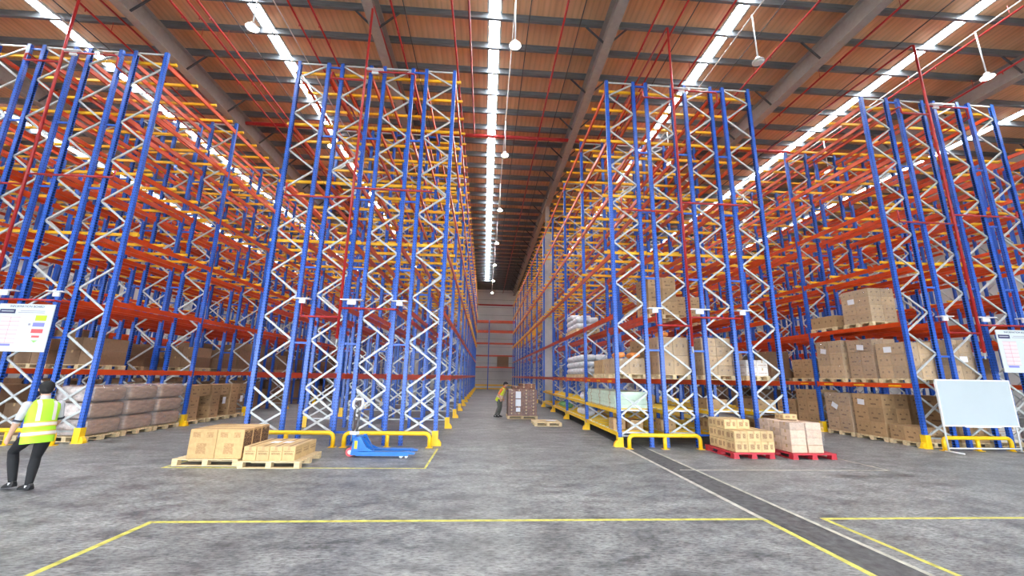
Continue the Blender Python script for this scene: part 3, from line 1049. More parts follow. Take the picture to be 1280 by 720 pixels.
rload(0, 12.08, 1, .95, 2, 2, [.42, .42, .40], M['card_brown'], 'shaded middle stack, first beam right', dx=.06, wrap=True, w=.86, sheets=[(12.5, 2.85, 6)])
rload(0, 13.15, 1, 1.1, 2, 2, [.43, .43, .42], M['card_mid'], 'far end stack, first beam right', wrap=True, sheets=[(13.9, 2.8, 10)], skip=lambda i, j, k: False)
rload(0, 11.85, 2, 1.06, 2, 2, [.27, .27, .27, .27], M['card_mid'], 'tall wrapped stack, second beam right', wrap=True, sheets=[(12.5, 4.35, 0)])
rload(0, 13.25, 2, 1.06, 2, 2, [.40], M['card_mid'], 'low load beside it, second beam right')
rload(0, 14.49, 0, 1.04, 1, 2, [.45, .45, .42], M['card_brown'], 'nearest floor stack, second bay right')
rload(0, 15.6, 0, 1.04, 1, 2, [.45, .45], M['card_brown'], 'next floor stack, second bay right')
rload(0, 14.49, 1, 1.04, 1, 2, [.40, .30], M['card_brown'], 'first beam load, second bay right')
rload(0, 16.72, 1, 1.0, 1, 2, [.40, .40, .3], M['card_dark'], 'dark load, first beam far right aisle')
rload(1, 11.05, 1, .95, 2, 1, [.40, .38, .36], M['card_mid'], 'wrapped stack above the whiteboard', wrap=True)
sheet(bpy.data.objects[-1] if False else [o for o in COL.objects if o.name.startswith('stretch_film')][-1], block_x('far right', 1) + .55, 11.04, 2.45, 'y', .24, .16)
rload(1, 11.1, 0, .95, 2, 1, [.42, .42, .4], M['card_brown'], 'floor stack behind whiteboard')
rload(1, 12.3, 0, .95, 2, 1, [.42, .42, .4], M['card_brown'], 'deeper floor stack behind whiteboard')
rload(2, 11.3, 0, .95, 2, 1, [.22, .2], M['card_white'], 'pale low load behind whiteboard leg')
rload(2, 11.5, 1, .95, 2, 1, [.36, .36], M['card_dark'], 'dark load behind right notice board')
carton(block_x('far right', 2) + .5, 13.2, top_of(2) + .08, .55, .5, .42, M['card_white'], 'white carton with orange stripe high in the right racks')
x_ = block_x('far right', 2)
# --- centre right racks: first beam
CX = BLOCK['centre right']
rload(0, 11.15, 1, 1.0, 2, 2, [.42], M['card_mid'], 'low corner load, centre right first beam', block='centre right', wrap=True)
b = MB()
for q, (dx, dy) in enumerate(((.2, .2), (.62, .25), (.4, .6))):
    pass
rload(0, 12.3, 1, 1.0, 2, 2, [.42], M['card_mid'], 'second low load, centre right first beam', block='centre right')
rload(1, 11.15, 1, 1.0, 2, 2, [.52, .52], M['card_mid'], 'wrapped load behind right riser pipe', block='centre right', wrap=True)
rload(1, 12.4, 1, 1.0, 2, 1, [.52, .56], M['card_brown'], 'brown load behind riser pipe load', block='centre right')
rload(1, 11.6, 2, 1.0, 2, 1, [.4, .4, .34], M['card_brown'], 'second beam load behind riser pipe', block='centre right')
rload(2, 11.15, 1, 1.0, 2, 2, [.265, .265, .265, .25], M['card_mid'], 'shiny wrapped load above red pallet', block='centre right', wrap=True)
rload(3, 11.15, 1, .9, 2, 1, [.22, .22], M['card_white'], 'small pale load above red pallet', block='centre right', wrap=True, w=.7)
rload(3, 12.6, 1, 1.0, 2, 1, [.4, .4], M['card_dark'], 'dark first beam load, centre right', block='centre right')
rload(2, 12.5, 2, 1.0, 2, 1, [.4, .34], M['card_brown'], 'second beam load, third centre right row', block='centre right')

# orange bags among the first beam cartons
def sack_mesh(name, w, d, h, mt, e=.42):
    """pillow shaped sack: a super-ellipsoid with a seam pinch"""
    b = MB(); nu, nv = 20, 10; vs = []
    def sp(c, p):
        return math.copysign(abs(c) ** p, c)
    for i in range(nv + 1):
        th = -math.pi / 2 + math.pi * i / nv
        for j in range(nu):
            ph = 2 * math.pi * j / nu
            x = w / 2 * sp(math.cos(th), .55) * sp(math.cos(ph), e)
            y = d / 2 * sp(math.cos(th), .55) * sp(math.sin(ph), e)
            z = h / 2 * sp(math.sin(th), .8) * (1 - .35 * (abs(2 * x / w)) ** 3)
            z += .012 * math.sin(9 * x / w + 4 * y / d)
            vs.append((x, y, z + h / 2))
    fs = [(i * nu + j, i * nu + (j + 1) % nu, (i + 1) * nu + (j + 1) % nu, (i + 1) * nu + j) for i in range(nv) for j in range(nu)]
    b._add(vs, fs, 0, True)
    return b.mesh(name, mt)
ob = sack_mesh('plastic_bag', .34, .30, .16, M['orange_goods'])
for i, (xx, yy, zt) in enumerate(((CX + .25, 11.4, 0), (CX + .68, 11.42, 0), (CX + W + G + .3, 11.45, .62))):
    o = put('plastic_bag', ob, None, (xx, yy, top_of(0) + .13 + .42 + .02 + zt), (0, 0, .3 * i))
    tag(o, ['orange plastic bag on the low kraft load, nearer the centre aisle', 'orange plastic bag on the low kraft load, farther from the aisle',
            'orange plastic bag on the film wrapped two layer load'][i], 'bag')

# white sacks in the second bay
SACK = sack_mesh('sack', .52, .445, .235, M['sack'])
def sack_pallet(x, y, z, layers, where):
    z += .002
    pallet(x, y, z, .93, 1.04, 'wooden pallet under the white sacks ' + where)
    zz = z + .132
    for k in range(layers):
        for j in range(2):
            for i in range(2):
                o = put('sack', SACK, None, (x + .24 + i * .45, y + .26 + j * .52, zz + .003), (0, 0, R(90) + random.uniform(-.06, .06)))
                tag(o, 'white sack ' + where + ', ' + LAYER[k] + ' layer, ' + place(i, 2, j, 2), 'sack', 'white sacks ' + where)
        zz += .238
sack_pallet(CX + .01, 14.49, top_of(0), 3, 'at near end of first beam')
sack_pallet(CX + .01, 15.6, top_of(0), 3, 'in middle of first beam')
sack_pallet(CX + .01, 16.71, top_of(0), 3, 'at far end of first beam')
sack_pallet(CX + .01, 15.6, top_of(1), 2, 'in middle of second beam')
sack_pallet(CX + .01, 16.71, top_of(1), 3, 'at far end of second beam')

# goods on the low yellow shelves
ZS1, ZS2 = .30 + .08 + .001, .87 + .08 + .001
for q in range(4):
    b = MB(); bm_ = .012
    for (x0, y0, z0, x1, y1, z1) in ((bm_, 0, 0, .90 - bm_, 3.0, .105), (0, bm_, bm_, .90, 3.0 - bm_, .105 - bm_)):
        b.box(x0, y0, z0, x1, y1, z1)
    for y in (.5, 1.5, 2.5):
        b.box(-.001, y - .02, -.0, .901, y + .02, .106, 1)
    tag(b.build('foam_board', [M['mint'], M['tape']], None, (CX + .03 + .012 * (q % 2), 11.18 + .03 * (q % 3), ZS2 + q * .108)), 'long pale mint foam board on the upper yellow shelf, %s of the pile' % LAYER[q], 'foam board', 'pale foam boards')
for (dx, dy, z, w, d, h, mt, lab) in ((.20, 11.6, ZS1, .34, .42, .28, 'card_mid', 'kraft carton on the lower yellow shelf at the aisle corner'),
                                      (.62, 11.35, ZS1, .34, .30, .26, 'card_mid', 'kraft carton in the front of the lower yellow shelf'),
                                      (.62, 11.75, ZS1, .3, .3, .26, 'orange_goods', 'orange box on the lower yellow shelf'),
                                      (1.50, 11.4, ZS1, .4, .4, .28, 'card_mid', 'kraft carton on the lower shelf in the second row'),
                                      (.3, 14.75, ZS2, .4, .4, .42, 'card_brown', 'brown upright carton on the upper shelf past the mint rolls'),
                                      (1.6, 13.2, ZS2, .5, .6, .3, 'card_brown', 'brown carton on the upper shelf in the second row'),
                                      (4.35, 11.7, ZS2, .6, .9, .26, 'card_mid', 'long kraft carton on the upper shelf by the red pallets'),
                                      (2.95, 11.7, ZS2, .6, .9, .26, 'card_mid', 'long kraft carton on the upper shelf in the third row'),
                                      (2.95, 11.55, ZS1, .6, .6, .30, 'card_pale', 'pale carton on the lower shelf in the third row'),
                                      (4.3, 11.55, ZS1, .6, .6, .30, 'card_pale', 'pale carton on the lower shelf behind the red pallets')):
    carton(CX + dx, dy, z, w, d, h, M[mt], lab)
SB = sack_mesh('plastic_bag', .38, .34, .24, M['sack'])
GB = sack_mesh('plastic_bag', .36, .34, .22, M['green_goods'])
for i, (dy, z, me, lab) in enumerate(((15.0, ZS1, SB, 'white plastic bag on the lower shelf just past the second post'),
                                      (15.5, ZS1, SB, 'second white plastic bag on the lower shelf past the second post'),
                                      (16.0, ZS1, SB, 'third white plastic bag on the lower shelf past the second post'),
                                      (15.6, ZS2, SB, 'white plastic bag on the upper shelf past the brown carton'),
                                      (18.6, ZS1, GB, 'green printed bag on the lower shelf in the third bay'),
                                      (19.2, ZS1, GB, 'second green printed bag on the lower shelf in the third bay'),
                                      (19.9, ZS1, GB, 'third green printed bag on the lower shelf in the third bay'))):
    tag(put('plastic_bag', me, None, (CX + .29, dy, z + .014), (0, 0, .4 * i)), lab, 'bag')

# --- far left racks: bales and cartons
LX = block_x('far left', 3)
def bale_mesh(ends):
    b = MB(); nu, nv = 28, 9; vs = []
    w, d, h = .92, 1.02, .40
    for i in range(nv + 1):
        th = -math.pi / 2 + math.pi * i / nv
        for j in range(nu):
            ph = 2 * math.pi * j / nu
            sp = lambda c, p: math.copysign(abs(c) ** p, c)
            x = w / 2 * sp(math.cos(th), .28) * sp(math.cos(ph), .22)
            y = d / 2 * sp(math.cos(th), .28) * sp(math.sin(ph), .18)
            z = h / 2 * sp(math.sin(th), .40)
            x += .010 * math.sin(11 * y) * math.cos(7 * z)
            vs.append((x, y, z + h / 2))
    fs = [(i * nu + j, i * nu + (j + 1) % nu, (i + 1) * nu + (j + 1) % nu, (i + 1) * nu + j) for i in range(nv) for j in range(nu)]
    b._add(vs, fs, 0, True)
    b.mi = [1 if ends and sum(b.v[k][1] for k in f) / 4 < -.46 else 0 for f in b.f]
    return b.mesh('bale', [M['bale'], M['bale_end']])
BALE = {True: bale_mesh(True), False: bale_mesh(False)}
for p in range(3):
    y = 11.06 + p * 1.07
    where = ['nearest the guard rail', 'in the middle', 'beside the yellow protector'][p]
    pallet(LX + .012, y, 0, .93, 1.0, 'wooden pallet under the brown bales, ' + where)
    for k in range(3):
        o = put('bale', BALE[p == 0], None, (LX + .478, y + .5, .132 + k * .402), (0, 0, 0))
        tag(o, '%s brown film wrapped bale of the pile %s' % (['bottom', 'middle', 'top'][k], where), 'bale', 'brown bales on the left')
for p in range(3):
    film(LX + .010, 11.046 + p * 1.07, .16, LX + .946, 12.074 + p * 1.07, 1.35, 'stretch film round the brown bales, ' + ['nearest the guard rail', 'middle pile', 'pile by the yellow protector'][p])
def lload(row, y, level, hs, mt, label, nx=2, ny=2, d=1.04, **kw):
    return rload(row, y, level, d, nx, ny, hs, mt, label, block='far left', **kw)
cs, _ = lload(3, 14.49, 0, [.40, .36, .38], M['card_brown'], 'nearest floor stack past left bales')
for q in cs:
    pass
cs2, _ = lload(3, 15.6, 0, [.40, .36, .38], M['card_brown'], 'middle floor stack past left bales')
cs3, _ = lload(3, 16.71, 0, [.40, .36, .38], M['card_brown'], 'farthest floor stack past left bales')
for c_, yy in ((cs2[-1], 16.0), (cs3[-1], 17.0)):
    o = MB().box(0, -.09, -.12, .002, .09, .12).build('paper_sheet', M['paper'], c_, (.221, 0, -.2))
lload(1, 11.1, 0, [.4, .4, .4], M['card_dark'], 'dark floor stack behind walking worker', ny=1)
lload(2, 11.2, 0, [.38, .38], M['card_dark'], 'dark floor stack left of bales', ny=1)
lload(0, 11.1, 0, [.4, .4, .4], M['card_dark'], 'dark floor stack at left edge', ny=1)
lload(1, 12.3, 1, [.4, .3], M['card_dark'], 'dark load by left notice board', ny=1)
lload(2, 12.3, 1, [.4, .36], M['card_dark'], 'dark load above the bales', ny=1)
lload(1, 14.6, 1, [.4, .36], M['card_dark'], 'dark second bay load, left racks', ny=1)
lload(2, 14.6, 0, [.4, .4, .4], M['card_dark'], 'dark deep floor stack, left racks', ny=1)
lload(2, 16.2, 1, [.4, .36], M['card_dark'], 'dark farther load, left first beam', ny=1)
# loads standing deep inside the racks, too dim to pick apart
b = MB()
rr = random.Random(5)
def deep(x, y, z, w, d, n):
    b.box(x, y, z, x + w, y + d, z + .03, 1); b.box(x, y + .02, z + .10, x + w, y + d - .02, z + .13, 1)
    for q in (0, .5, 1):
        b.box(x + q * (w - .1), y, z + .03, x + q * (w - .1) + .1, y + d, z + .10, 1)
    zz = z + .131
    for k in range(n):
        h = rr.uniform(.36, .42)
        for i in range(2):
            for j in range(2):
                b.box(x + .02 + i * (w / 2 - .01), y + .03 + j * (d / 2 - .02), zz, x + w / 2 - .002 + i * (w / 2 - .01), y + d / 2 - .002 + j * (d / 2 - .02), zz + h - .006)
        zz += h
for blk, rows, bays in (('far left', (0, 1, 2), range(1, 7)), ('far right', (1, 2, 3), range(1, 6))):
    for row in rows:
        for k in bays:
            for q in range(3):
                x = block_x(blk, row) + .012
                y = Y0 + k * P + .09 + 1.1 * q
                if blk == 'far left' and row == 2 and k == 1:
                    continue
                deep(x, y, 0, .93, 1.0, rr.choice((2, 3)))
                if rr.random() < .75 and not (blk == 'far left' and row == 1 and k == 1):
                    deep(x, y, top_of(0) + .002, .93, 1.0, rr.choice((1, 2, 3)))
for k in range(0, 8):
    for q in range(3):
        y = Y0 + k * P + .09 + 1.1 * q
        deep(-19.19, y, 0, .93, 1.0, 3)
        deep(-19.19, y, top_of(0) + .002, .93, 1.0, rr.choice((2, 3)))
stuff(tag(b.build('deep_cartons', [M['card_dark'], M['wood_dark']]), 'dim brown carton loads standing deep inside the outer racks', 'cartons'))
# dark load on the far rack
for i in range(3):
    carton(2.35 + .02, 54.5, 2.935 + i * .45, 1.5, .86, .44, M['card_dark'], '%s dark flat crate of the pile on the end wall rack' % ['bottom', 'middle', 'top'][i])

# ---------------------------------------------------------------- pallet truck
pt = empty('pallet_truck', (-2.78, 9.30, 0))
tag(pt, 'blue hand pallet truck with upright handle parked before the empty racks', 'pallet truck')
for y in (.09, .50):
    b = MB()
    b.box(.10, y - .08, .075, 1.20, y + .08, .125)
    b.prism([(1.20, .075), (1.20, .125), (1.33, .10), (1.33, .075)], y - .07, y + .07, axis='y')
    b.box(.10, y - .08, .045, 1.20, y - .066, .075); b.box(.10, y + .066, .045, 1.20, y + .08, .075)
    f = b.build('fork', M['jack'], pt)
    MB().sweep([(1.05, y - .05, .04), (1.05, y + .05, .04)], .04, 12).build('load_wheel', M['white_metal'], f)
    MB().sweep([(1.16, y - .05, .035), (1.16, y + .05, .035)], .035, 12).build('load_wheel', M['white_metal'], f)
b = MB()
b.prism([(-.02, .05), (.16, .05), (.13, .36), (.02, .40)], .05, .54, axis='y')
b.build('front_frame', M['jack'], pt)
MB().box(.035, .10, .36, .12, .49, .41).build('cross_head', M['jack'], pt)
MB().sweep([(-.04, .295, .30), (-.04, .295, .48)], .055, 12).build('pump_cylinder', M['jack'], pt)
b = MB(); b.prism([(.13, .12), (.42, .12), (.16, .40), (.12, .40)], .26, .33, axis='y')
b.build('rib_plate', M['jack'], pt)
for y in (.20, .39):
    w_ = MB().sweep([(-.07, y - .03, .09), (-.07, y + .03, .09)], .09, 18).build('steer_wheel', M['red_print'], pt)
    MB().sweep([(-.07, y - .034, .09), (-.07, y + .034, .09)], .045, 12).build('wheel_hub', M['white_metal'], w_)
MB().box(.05, .0465, .18, .11, .0495, .34).build('warning_sticker', M['yellow'], pt)
MB().box(-.10, .26, .30, -.095, .33, .42).build('warning_sticker', M['yellow'], pt)
hm = empty('handle', (-.04, .295, 0), R(62), pt)
hb = MB()
for y in (-.068, .068):
    hb.sweep([(0, y * .6, .46), (.0, y, .60), (.02, y, .98)], .025, 8)
hb.build('handle_shaft', M['steel_dark'], hm)
MB().sweep([(.02, -.068, .96), (.02, -.13, 1.03), (.03, -.14, 1.13), (.04, -.10, 1.19), (.04, .10, 1.19), (.03, .14, 1.13), (.02, .13, 1.03), (.02, .068, .96)], .028, 8).build('loop_grip', M['white_metal'], hm)
MB().sweep([(.01, -.02, 1.0), (.03, -.02, 1.12)], .012, 6).build('release_lever', M['steel_dark'], hm)
MB().cbox((0, 0, .47), (.11, .17, .07)).build('handle_yoke', M['white_metal'], hm)
MB().prism([(.10, .13), (.48, .13), (.30, .20), (.17, .42), (.11, .42)], .06, .12, axis='y').build('rib_plate', M['jack'], pt)
MB().prism([(.10, .13), (.48, .13), (.30, .20), (.17, .42), (.11, .42)], .46, .52, axis='y').build('rib_plate', M['jack'], pt)
MB().sweep([(.20, .295, .16), (.16, .295, .38)], .035, 10).build('lift_ram', M['black'], pt)

# ---------------------------------------------------------------- whiteboard and notice boards
wbd = empty('whiteboard', (13.16, 10.36, 0))
tag(wbd, 'blank whiteboard on white tube legs standing before the right racks', 'whiteboard')
MB().box(-1.05, -.012, .68, 1.05, .012, 1.83).build('board_panel', M['board_white'], wbd)
b = MB()
b.box(-1.08, -.02, .65, 1.08, .02, .68); b.box(-1.08, -.02, 1.83, 1.08, .02, 1.86)
b.box(-1.08, -.02, .68, -1.05, .02, 1.83); b.box(1.05, -.02, .68, 1.08, .02, 1.83)
b.build('board_frame', M['white_metal'], wbd)
for s in (-1, 1):
    MB().sweep([(s * 1.03, .03, .04), (s * 1.05, .03, 1.80)], .02, 8).build('leg', M['white_metal'], wbd)
    MB().sweep([(s * 1.03, -.32, .022), (s * 1.03, .12, .022)], .02, 8).build('foot', M['white_metal'], wbd)
MB().sweep([(-1.03, .03, .10), (1.03, .03, .10)], .016, 8).build('stretcher', M['white_metal'], wbd)
MB().box(-.5, -.06, .63, .5, -.02, .65).build('pen_tray', M['white_metal'], wbd)

def text(body, size, parent, loc, m, name='board_title'):
    cu = bpy.data.curves.new(name, 'FONT')
    cu.body = body; cu.size = size; cu.align_x = 'CENTER'; cu.align_y = 'CENTER'; cu.extrude = .001
    cu.materials.append(m)
    t = bpy.data.objects.new(name, cu)
    COL.objects.link(t)
    me = bpy.data.meshes.new_from_object(t.evaluated_get(bpy.context.evaluated_depsgraph_get()))
    me.name = name
    bpy.data.objects.remove(t)
    o = bpy.data.objects.new(name, me)
    o.parent = parent; o.location = loc; o.rotation_euler = (R(90), 0, 0)
    COL.objects.link(o)
    return o
def notice(x0, x1, z0, z1, y, label):
    o = empty('notice_board', ((x0 + x1) / 2, y, z0))
    tag(o, label, 'notice board')
    w, h = x1 - x0, z1 - z0
    MB().box(-w / 2, 0, 0, w / 2, .02, h).build('panel', M['info'], o)
    for s in (-.3, .3):
        MB().box(s * w - .03, .02, .15, s * w + .03, .10, h - .15).build('mounting_rail', M['galv'], o)
    def B(u0, v0, u1, v1, m, n='print_block', d=.002):
        return MB().box((u0 - .5) * w, -d, (1 - v1) * h, (u1 - .5) * w, 0, (1 - v0) * h).build(n, M[m], o)
    text('INFORMATION BOARD', .075, o, (0, -.002, h * .945), M['navy'])
    B(.03, .115, .31, .205, 'navy', 'name_plate'); B(.06, .15, .28, .165, 'info', 'name_plate_stripe', .003)
    B(.40, .14, .84, .152, 'grey_print', 'print_line'); B(.36, .175, .84, .187, 'grey_print', 'print_line')
    B(.10, .28, .43, .82, 'pink_cell', 'table_field')
    for i in range(7):
        v = .28 + .54 * i / 6
        B(.10, v - .003, .43, v + .005, 'pink_line', 'table_rule', .004)
    B(.26, .28, .265, .82, 'pink_line', 'table_rule', .004)
    B(.12, .84, .37, .885, 'violet', 'print_block')
    for u0, v0, u1, v1, m in ((.70, .235, .90, .35, 'lime'), (.68, .39, .89, .475, 'violet'), (.68, .525, .89, .61, 'red_print'),
                              (.71, .66, .85, .705, 'red_print')):
        B(u0, v0, u1, v1, m)
    MB().prism([((.72 - .5) * w, .24 * h), ((.84 - .5) * w, .24 * h), ((.78 - .5) * w, .19 * h)], -.003, 0, axis='y').build('print_block', M['green_print'], o)
    for v, m in ((.29, 'pink_cell'), (.43, 'grey_print'), (.565, 'pink_cell'), (.68, 'pink_cell')):
        B(.60, v - .02, .64, v + .02, m, 'print_dot')
notice(-12.0, -10.72, 2.13, 3.30, 10.66, 'white notice board with coloured blocks on the far left racks above the worker')
notice(14.55, 15.83, 2.08, 3.28, 10.60, 'white notice board with coloured blocks on the right racks above the whiteboard')

# ---------------------------------------------------------------- people
def figure(name, label, loc, heading, lean, legs, arms, head_yaw, mats, scale=1.0):
    """one continuous remeshed body; f forward, s to the figure's right, z up"""
    F = Vector((math.cos(heading), math.sin(heading), 0)); S = Vector((F.y, -F.x, 0))
    root = empty(name, loc)
    tag(root, label, 'person')
    hip = Vector((0, 0, .80))
    def L(f, s_, z):                      # local to object space
        return (F * f + S * s_ + Vector((0, 0, z))) * scale
    def U(f, s_, z):                      # upper body, leaning forward about the hips
        v = Vector((f, z - hip.z))
        c, n = math.cos(lean), math.sin(lean)
        return L(v.x * c + v.y * n, s_, hip.z - v.x * n + v.y * c)
    def HD(f, s_, z):                     # head, turned about the neck
        c, n = math.cos(head_yaw), math.sin(head_yaw)
        return U(f * c + s_ * n + .02, -f * n + s_ * c, z)
    def loft(b, rings, fn, n=24, mi=0, cap=True):
        vs = []
        for (z, f0, rs, rf) in rings:
            for j in range(n):
                a = 2 * math.pi * j / n
                cs, sn = math.cos(a), math.sin(a)
                k = .85
                vs.append(fn(f0 + rf * math.copysign(abs(sn) ** k, sn), rs * math.copysign(abs(cs) ** k, cs), z))
        fs = [(i * n + j, i * n + (j + 1) % n, (i + 1) * n + (j + 1) % n, (i + 1) * n + j) for i in range(len(rings) - 1) for j in range(n)]
        if cap:
            fs += [tuple(reversed(range(n))), tuple(range((len(rings) - 1) * n, len(rings) * n))]
        b._add(vs, fs, mi, True)
    torso = [(.70, 0, .150, .105), (.80, 0, .158, .112), (.92, 0, .142, .102), (1.05, .01, .155, .112), (1.15, .01, .172, .112), (1.215, 0, .165, .092), (1.26, 0, .10, .07), (1.30, 0, .055, .055), (1.37, .01, .050, .052)]
    b = MB()
    loft(b, torso, U)
    segs = []                             # (a, b, ra, rb, material)
    for z0, z1 in ((.74, .86),):
        segs.append((U(0, 0, z0), U(0, 0, z1), .13, .13, 1))
    segs.append((U(0, 0, .90), U(0, 0, 1.22), .13, .14, 2))
    segs.append((U(0, 0, 1.29), U(.02, 0, 1.55), .05, .09, 0))
    def limb(pts, rad, mi):
        pts = [Vector(p) for p in pts]
        b.sweep(pts, rad, 12)
        for p, r in zip(pts, rad):
            b.ell(p, (r, r, r), 12, 8)
        for q in range(len(pts) - 1):
            segs.append((pts[q], pts[q + 1], rad[q], rad[q + 1], mi[q]))
    for lg in legs:
        k = [L(*p) for p in lg[:3]]
        mid = k[0].lerp(k[1], .5); calf = k[1].lerp(k[2], .35)
        limb([k[0], mid, k[1], calf, k[2]], [x * scale for x in (.092, .082, .060, .062, .045)], [1, 1, 1, 1])
    hands = []
    for am in arms:
        k = [U(*p) for p in am]
        limb([k[0], k[0].lerp(k[1], .6), k[1], k[2]], [x * scale for x in (.060, .050, .040, .028)], [2, 2, 0])
        segs[-2] = (*segs[-2][:4], 2)
        d = (k[2] - k[1]).normalized(); sd_ = d.cross(F).normalized()
        palm = k[2] + d * .05
        limb([k[2], palm, k[2] + d * .085], [x * scale for x in (.026, .030, .028)], [0, 0])
        fd = F if abs(d.dot(F)) < .8 else Vector((0, 0, -1))
        wd = (F - d * F.dot(d))
        wd = wd.normalized() if wd.length > .3 else S
        cu = d.cross(wd)
        for q, ln in enumerate((.062, .070, .066, .050)):
            o_ = wd * (.030 - .020 * q)
            a0 = k[2] + d * .078 + o_
            limb([a0, a0 + d * ln * .5 + cu * .004, a0 + d * ln * .85 + cu * .018], [.0095, .0088, .007], [0, 0])
        a0 = k[2] + d * .03 + wd * .026
        limb([a0, a0 + d * .03 + wd * .024, a0 + d * .062 + wd * .03], [.012, .0105, .008], [0, 0])
    # head
    def he(c, r):
        m = Matrix((HD(1, 0, 0) - HD(0, 0, 0), HD(0, 1, 0) - HD(0, 0, 0), HD(0, 0, 1) - HD(0, 0, 0))).transposed()
        b.ell(HD(*c), [x * 1.0 for x in r], 20, 14, 0, m)
    he((0, 0, 1.455), (.092, .074, .100))
    he((.028, 0, 1.405), (.058, .056, .068))
    he((.094, 0, 1.432), (.018, .012, .020))
    for s_ in (-1, 1):
        he((-.005, s_ * .076, 1.44), (.020, .010, .030))
    me = b.mesh('body', mats['skin'])
    raw = bpy.data.objects.new('body', me)
    COL.objects.link(raw)
    md = raw.modifiers.new('remesh', 'REMESH'); md.mode = 'VOXEL'; md.voxel_size = .0075; md.use_smooth_shade = True
    sm = raw.modifiers.new('smooth', 'SMOOTH'); sm.factor = .5; sm.iterations = 3
    body = bpy.data.meshes.new_from_object(raw.evaluated_get(bpy.context.evaluated_depsgraph_get()))
    bpy.data.objects.remove(raw)
    body.name = 'body'
    body.materials.clear()
    for m_ in (mats['skin'], mats['trousers'], mats['shirt']):
        body.materials.append(m_)
    mi = []
    for p in body.polygons:
        c = p.center
        best = None
        for a_, b_, ra, rb, m_ in segs:
            d = b_ - a_; t = max(0, min(1, (c - a_).dot(d) / d.length_squared))
            q = (c - a_ - d * t).length - (ra + (rb - ra) * t)
            if best is None or q < best[0]:
                best = (q, m_)
        mi.append(best[1])
    body.polygons.foreach_set('material_index', mi)
    body.polygons.foreach_set('use_smooth', [True] * len(mi))
    put('body', body, root)
    # hair, face
    m = Matrix((HD(1, 0, 0) - HD(0, 0, 0), HD(0, 1, 0) - HD(0, 0, 0), HD(0, 0, 1) - HD(0, 0, 0))).transposed()
    h = MB()
    h.ell(HD(-.020, 0, 1.478), (.094, .084, .092), 22, 14, 0, m)
    h.ell(HD(-.035, 0, 1.435), (.068, .074, .075), 18, 12, 0, m)
    h.ell(HD(.045, 0, 1.520), (.050, .060, .034), 14, 8, 0, m)
    h.build('hair', M['hair'], root)
    for s_ in (-1, 1):
        MB().ell(HD(.082, s_ * .030, 1.452), (.010, .013, .007), 10, 6, 0, m).build('eye', M['eye'], root)
    MB().ell(HD(.082, 0, 1.392), (.008, .022, .006), 10, 6, 0, m).build('mouth', M['lip'], root)
    # vest
    v = MB()
    ring = [(.665, 0, .172, .128), (.80, 0, .176, .130), (.92, 0, .164, .122), (1.05, .01, .174, .130), (1.15, .01, .186, .130), (1.215, 0, .176, .112), (1.262, 0, .118, .086), (1.29, 0, .088, .076)]
    loft(v, ring, U, 28, 0, False)
    ve = v.build('safety_vest', mats['vest'], root)
    def at(z):
        for (z0, f0, a0, c0), (z1, f1, a1, c1) in zip(ring, ring[1:]):
            if z0 <= z <= z1:
                t = (z - z0) / (z1 - z0)
                return (z, f0 + (f1 - f0) * t, a0 + (a1 - a0) * t + .005, c0 + (c1 - c0) * t + .005)
    for z in mats['bands']:
        t = MB(); loft(t, [at(z - .022), at(z), at(z + .022)], U, 28, 0, False)
        t.build('reflective_band', M['reflect'], ve)
        for e in (-.034, .026):
            t = MB(); loft(t, [at(z + e), at(z + e + .010)], U, 28, 0, False)
            t.build('band_edge', M['vest_orange'], ve)
    for s_ in (-1, 1):
        for fsg in (-1, 1):
            t = MB(); rows = []
            for z in (.98, 1.05, 1.12, 1.18, 1.215, 1.255, 1.28):
                _, f0, rs, rf = at(z)
                for ds in (-.022, .022):
                    ss = s_ * .085 + ds
                    if abs(ss) > rs * .97:
                        ss = math.copysign(rs * .97, ss)
                    rows.append(U(f0 + fsg * rf * (1 - (abs(ss) / rs) ** 2.35) ** (1 / 2.35), ss, z))
            t._add(rows, [(2 * i, 2 * i + 1, 2 * i + 3, 2 * i + 2) for i in range(6)], 0, True)
            t.build('reflective_strap', M['reflect'], ve)
    # sleeve cuffs, socks and shoes
    for am in arms:
        k = [U(*p) for p in am]
        d = (k[1] - k[0])
        MB().sweep([k[0] + d * .88, k[0] + d * 1.0], [.053 * scale, .050 * scale], 14).build('sleeve_cuff', mats['cuff'], root)
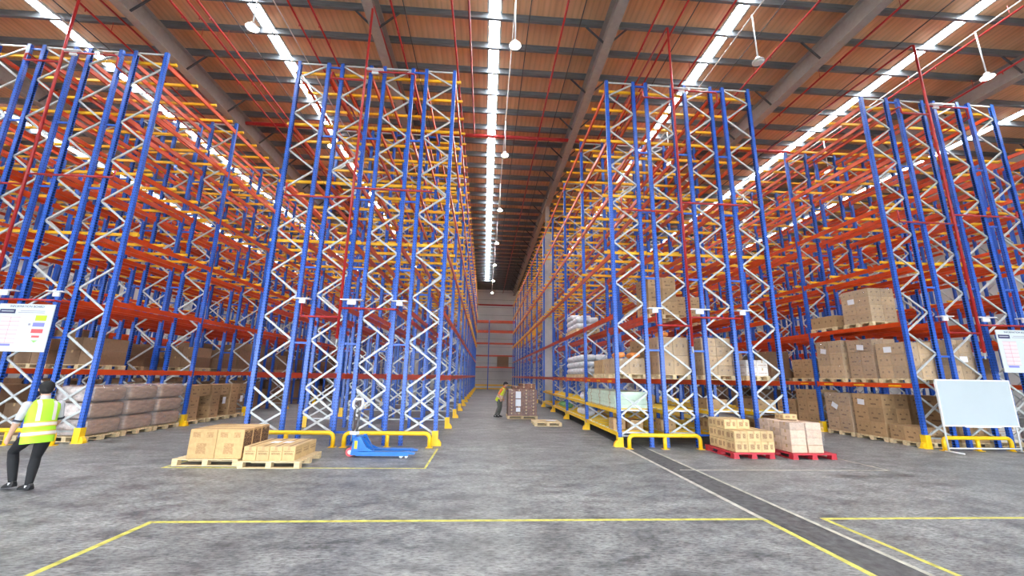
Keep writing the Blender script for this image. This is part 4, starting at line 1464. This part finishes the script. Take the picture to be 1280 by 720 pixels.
    for lg in legs:
        an = L(*lg[2]); toe = L(*lg[3])
        MB().sweep([an + Vector((0, 0, .0)), an - Vector((0, 0, .05 * scale))], [.040 * scale, .040 * scale], 12).build('sock', M['sock'], root)
        d = toe - an; d.z = 0
        u = d.normalized(); w_ = Vector((0, 0, 1)).cross(u)
        zb = L(*lg[2]).z - .075 * scale
        tilt = (toe.z - .02) - zb
        sh = MB(); prof_ = [(-.075, .030, .055), (-.06, .036, .075), (0, .038, .085), (.07, .042, .062), (.13, .044, .045), (.165, .030, .034)]
        vs = []
        for x, hw, hh in prof_:
            t = (x + .075) / .24
            base = an + u * x * scale; base.z = zb + (max(0.0, toe.z - .02) - zb) * max(0, t)
            for (a_, c_) in ((-1, 0), (1, 0), (1, .45), (.6, 1), (-.6, 1), (-1, .45)):
                vs.append(base + w_ * hw * a_ * scale + Vector((0, 0, hh * c_ * scale)))
        n = 6
        fs = [(i * n + j, i * n + (j + 1) % n, (i + 1) * n + (j + 1) % n, (i + 1) * n + j) for i in range(len(prof_) - 1) for j in range(n)]
        fs += [tuple(reversed(range(n))), tuple(range((len(prof_) - 1) * n, len(prof_) * n))]
        sh._add(vs, fs, 0, False)
        sh.build('shoe', M['black'], root)
    return root

figure('person', 'person in lime safety vest and black trousers walking left past the left racks', (-6.61, 6.80, 0), math.atan2(.40, -.92), .10,
       [((0, -.085, .78), (.37, -.07, .53), (.27, -.04, .125), (.49, -.05, .035)),
        ((0, .085, .78), (.13, .09, .44), (.07, .06, .085), (.30, .03, .02))],
       [((0, -.175, 1.215), (.05, -.23, .985), (.17, -.23, .79)),
        ((0, .175, 1.215), (.05, .225, .99), (.17, .20, .83))],
       -.35, dict(skin=M['skin'], trousers=M['trousers'], shirt=M['shirt'], vest=M['vest'], cuff=M['shirt_dark'], bands=(.80, .93)))
figure('person', 'person in yellow vest with orange sleeves bending over the brown load in the aisle', (.68, 18.40, 0), -.35, .42,
       [((0, -.085, .78), (.06, -.08, .44), (-.04, -.09, .085), (.20, -.09, .02)),
        ((0, .085, .78), (.02, .09, .43), (-.12, .10, .085), (.12, .10, .02))],
       [((0, -.175, 1.215), (-.03, -.23, .99), (.10, -.20, .84)),
        ((0, .175, 1.215), (-.03, .22, .99), (.10, .19, .84))],
       .1, dict(skin=M['skin'], trousers=M['trousers_grey'], shirt=M['shirt_orange'], vest=M['vest_yellow'], cuff=M['shirt_orange'], bands=(.86, .93)))
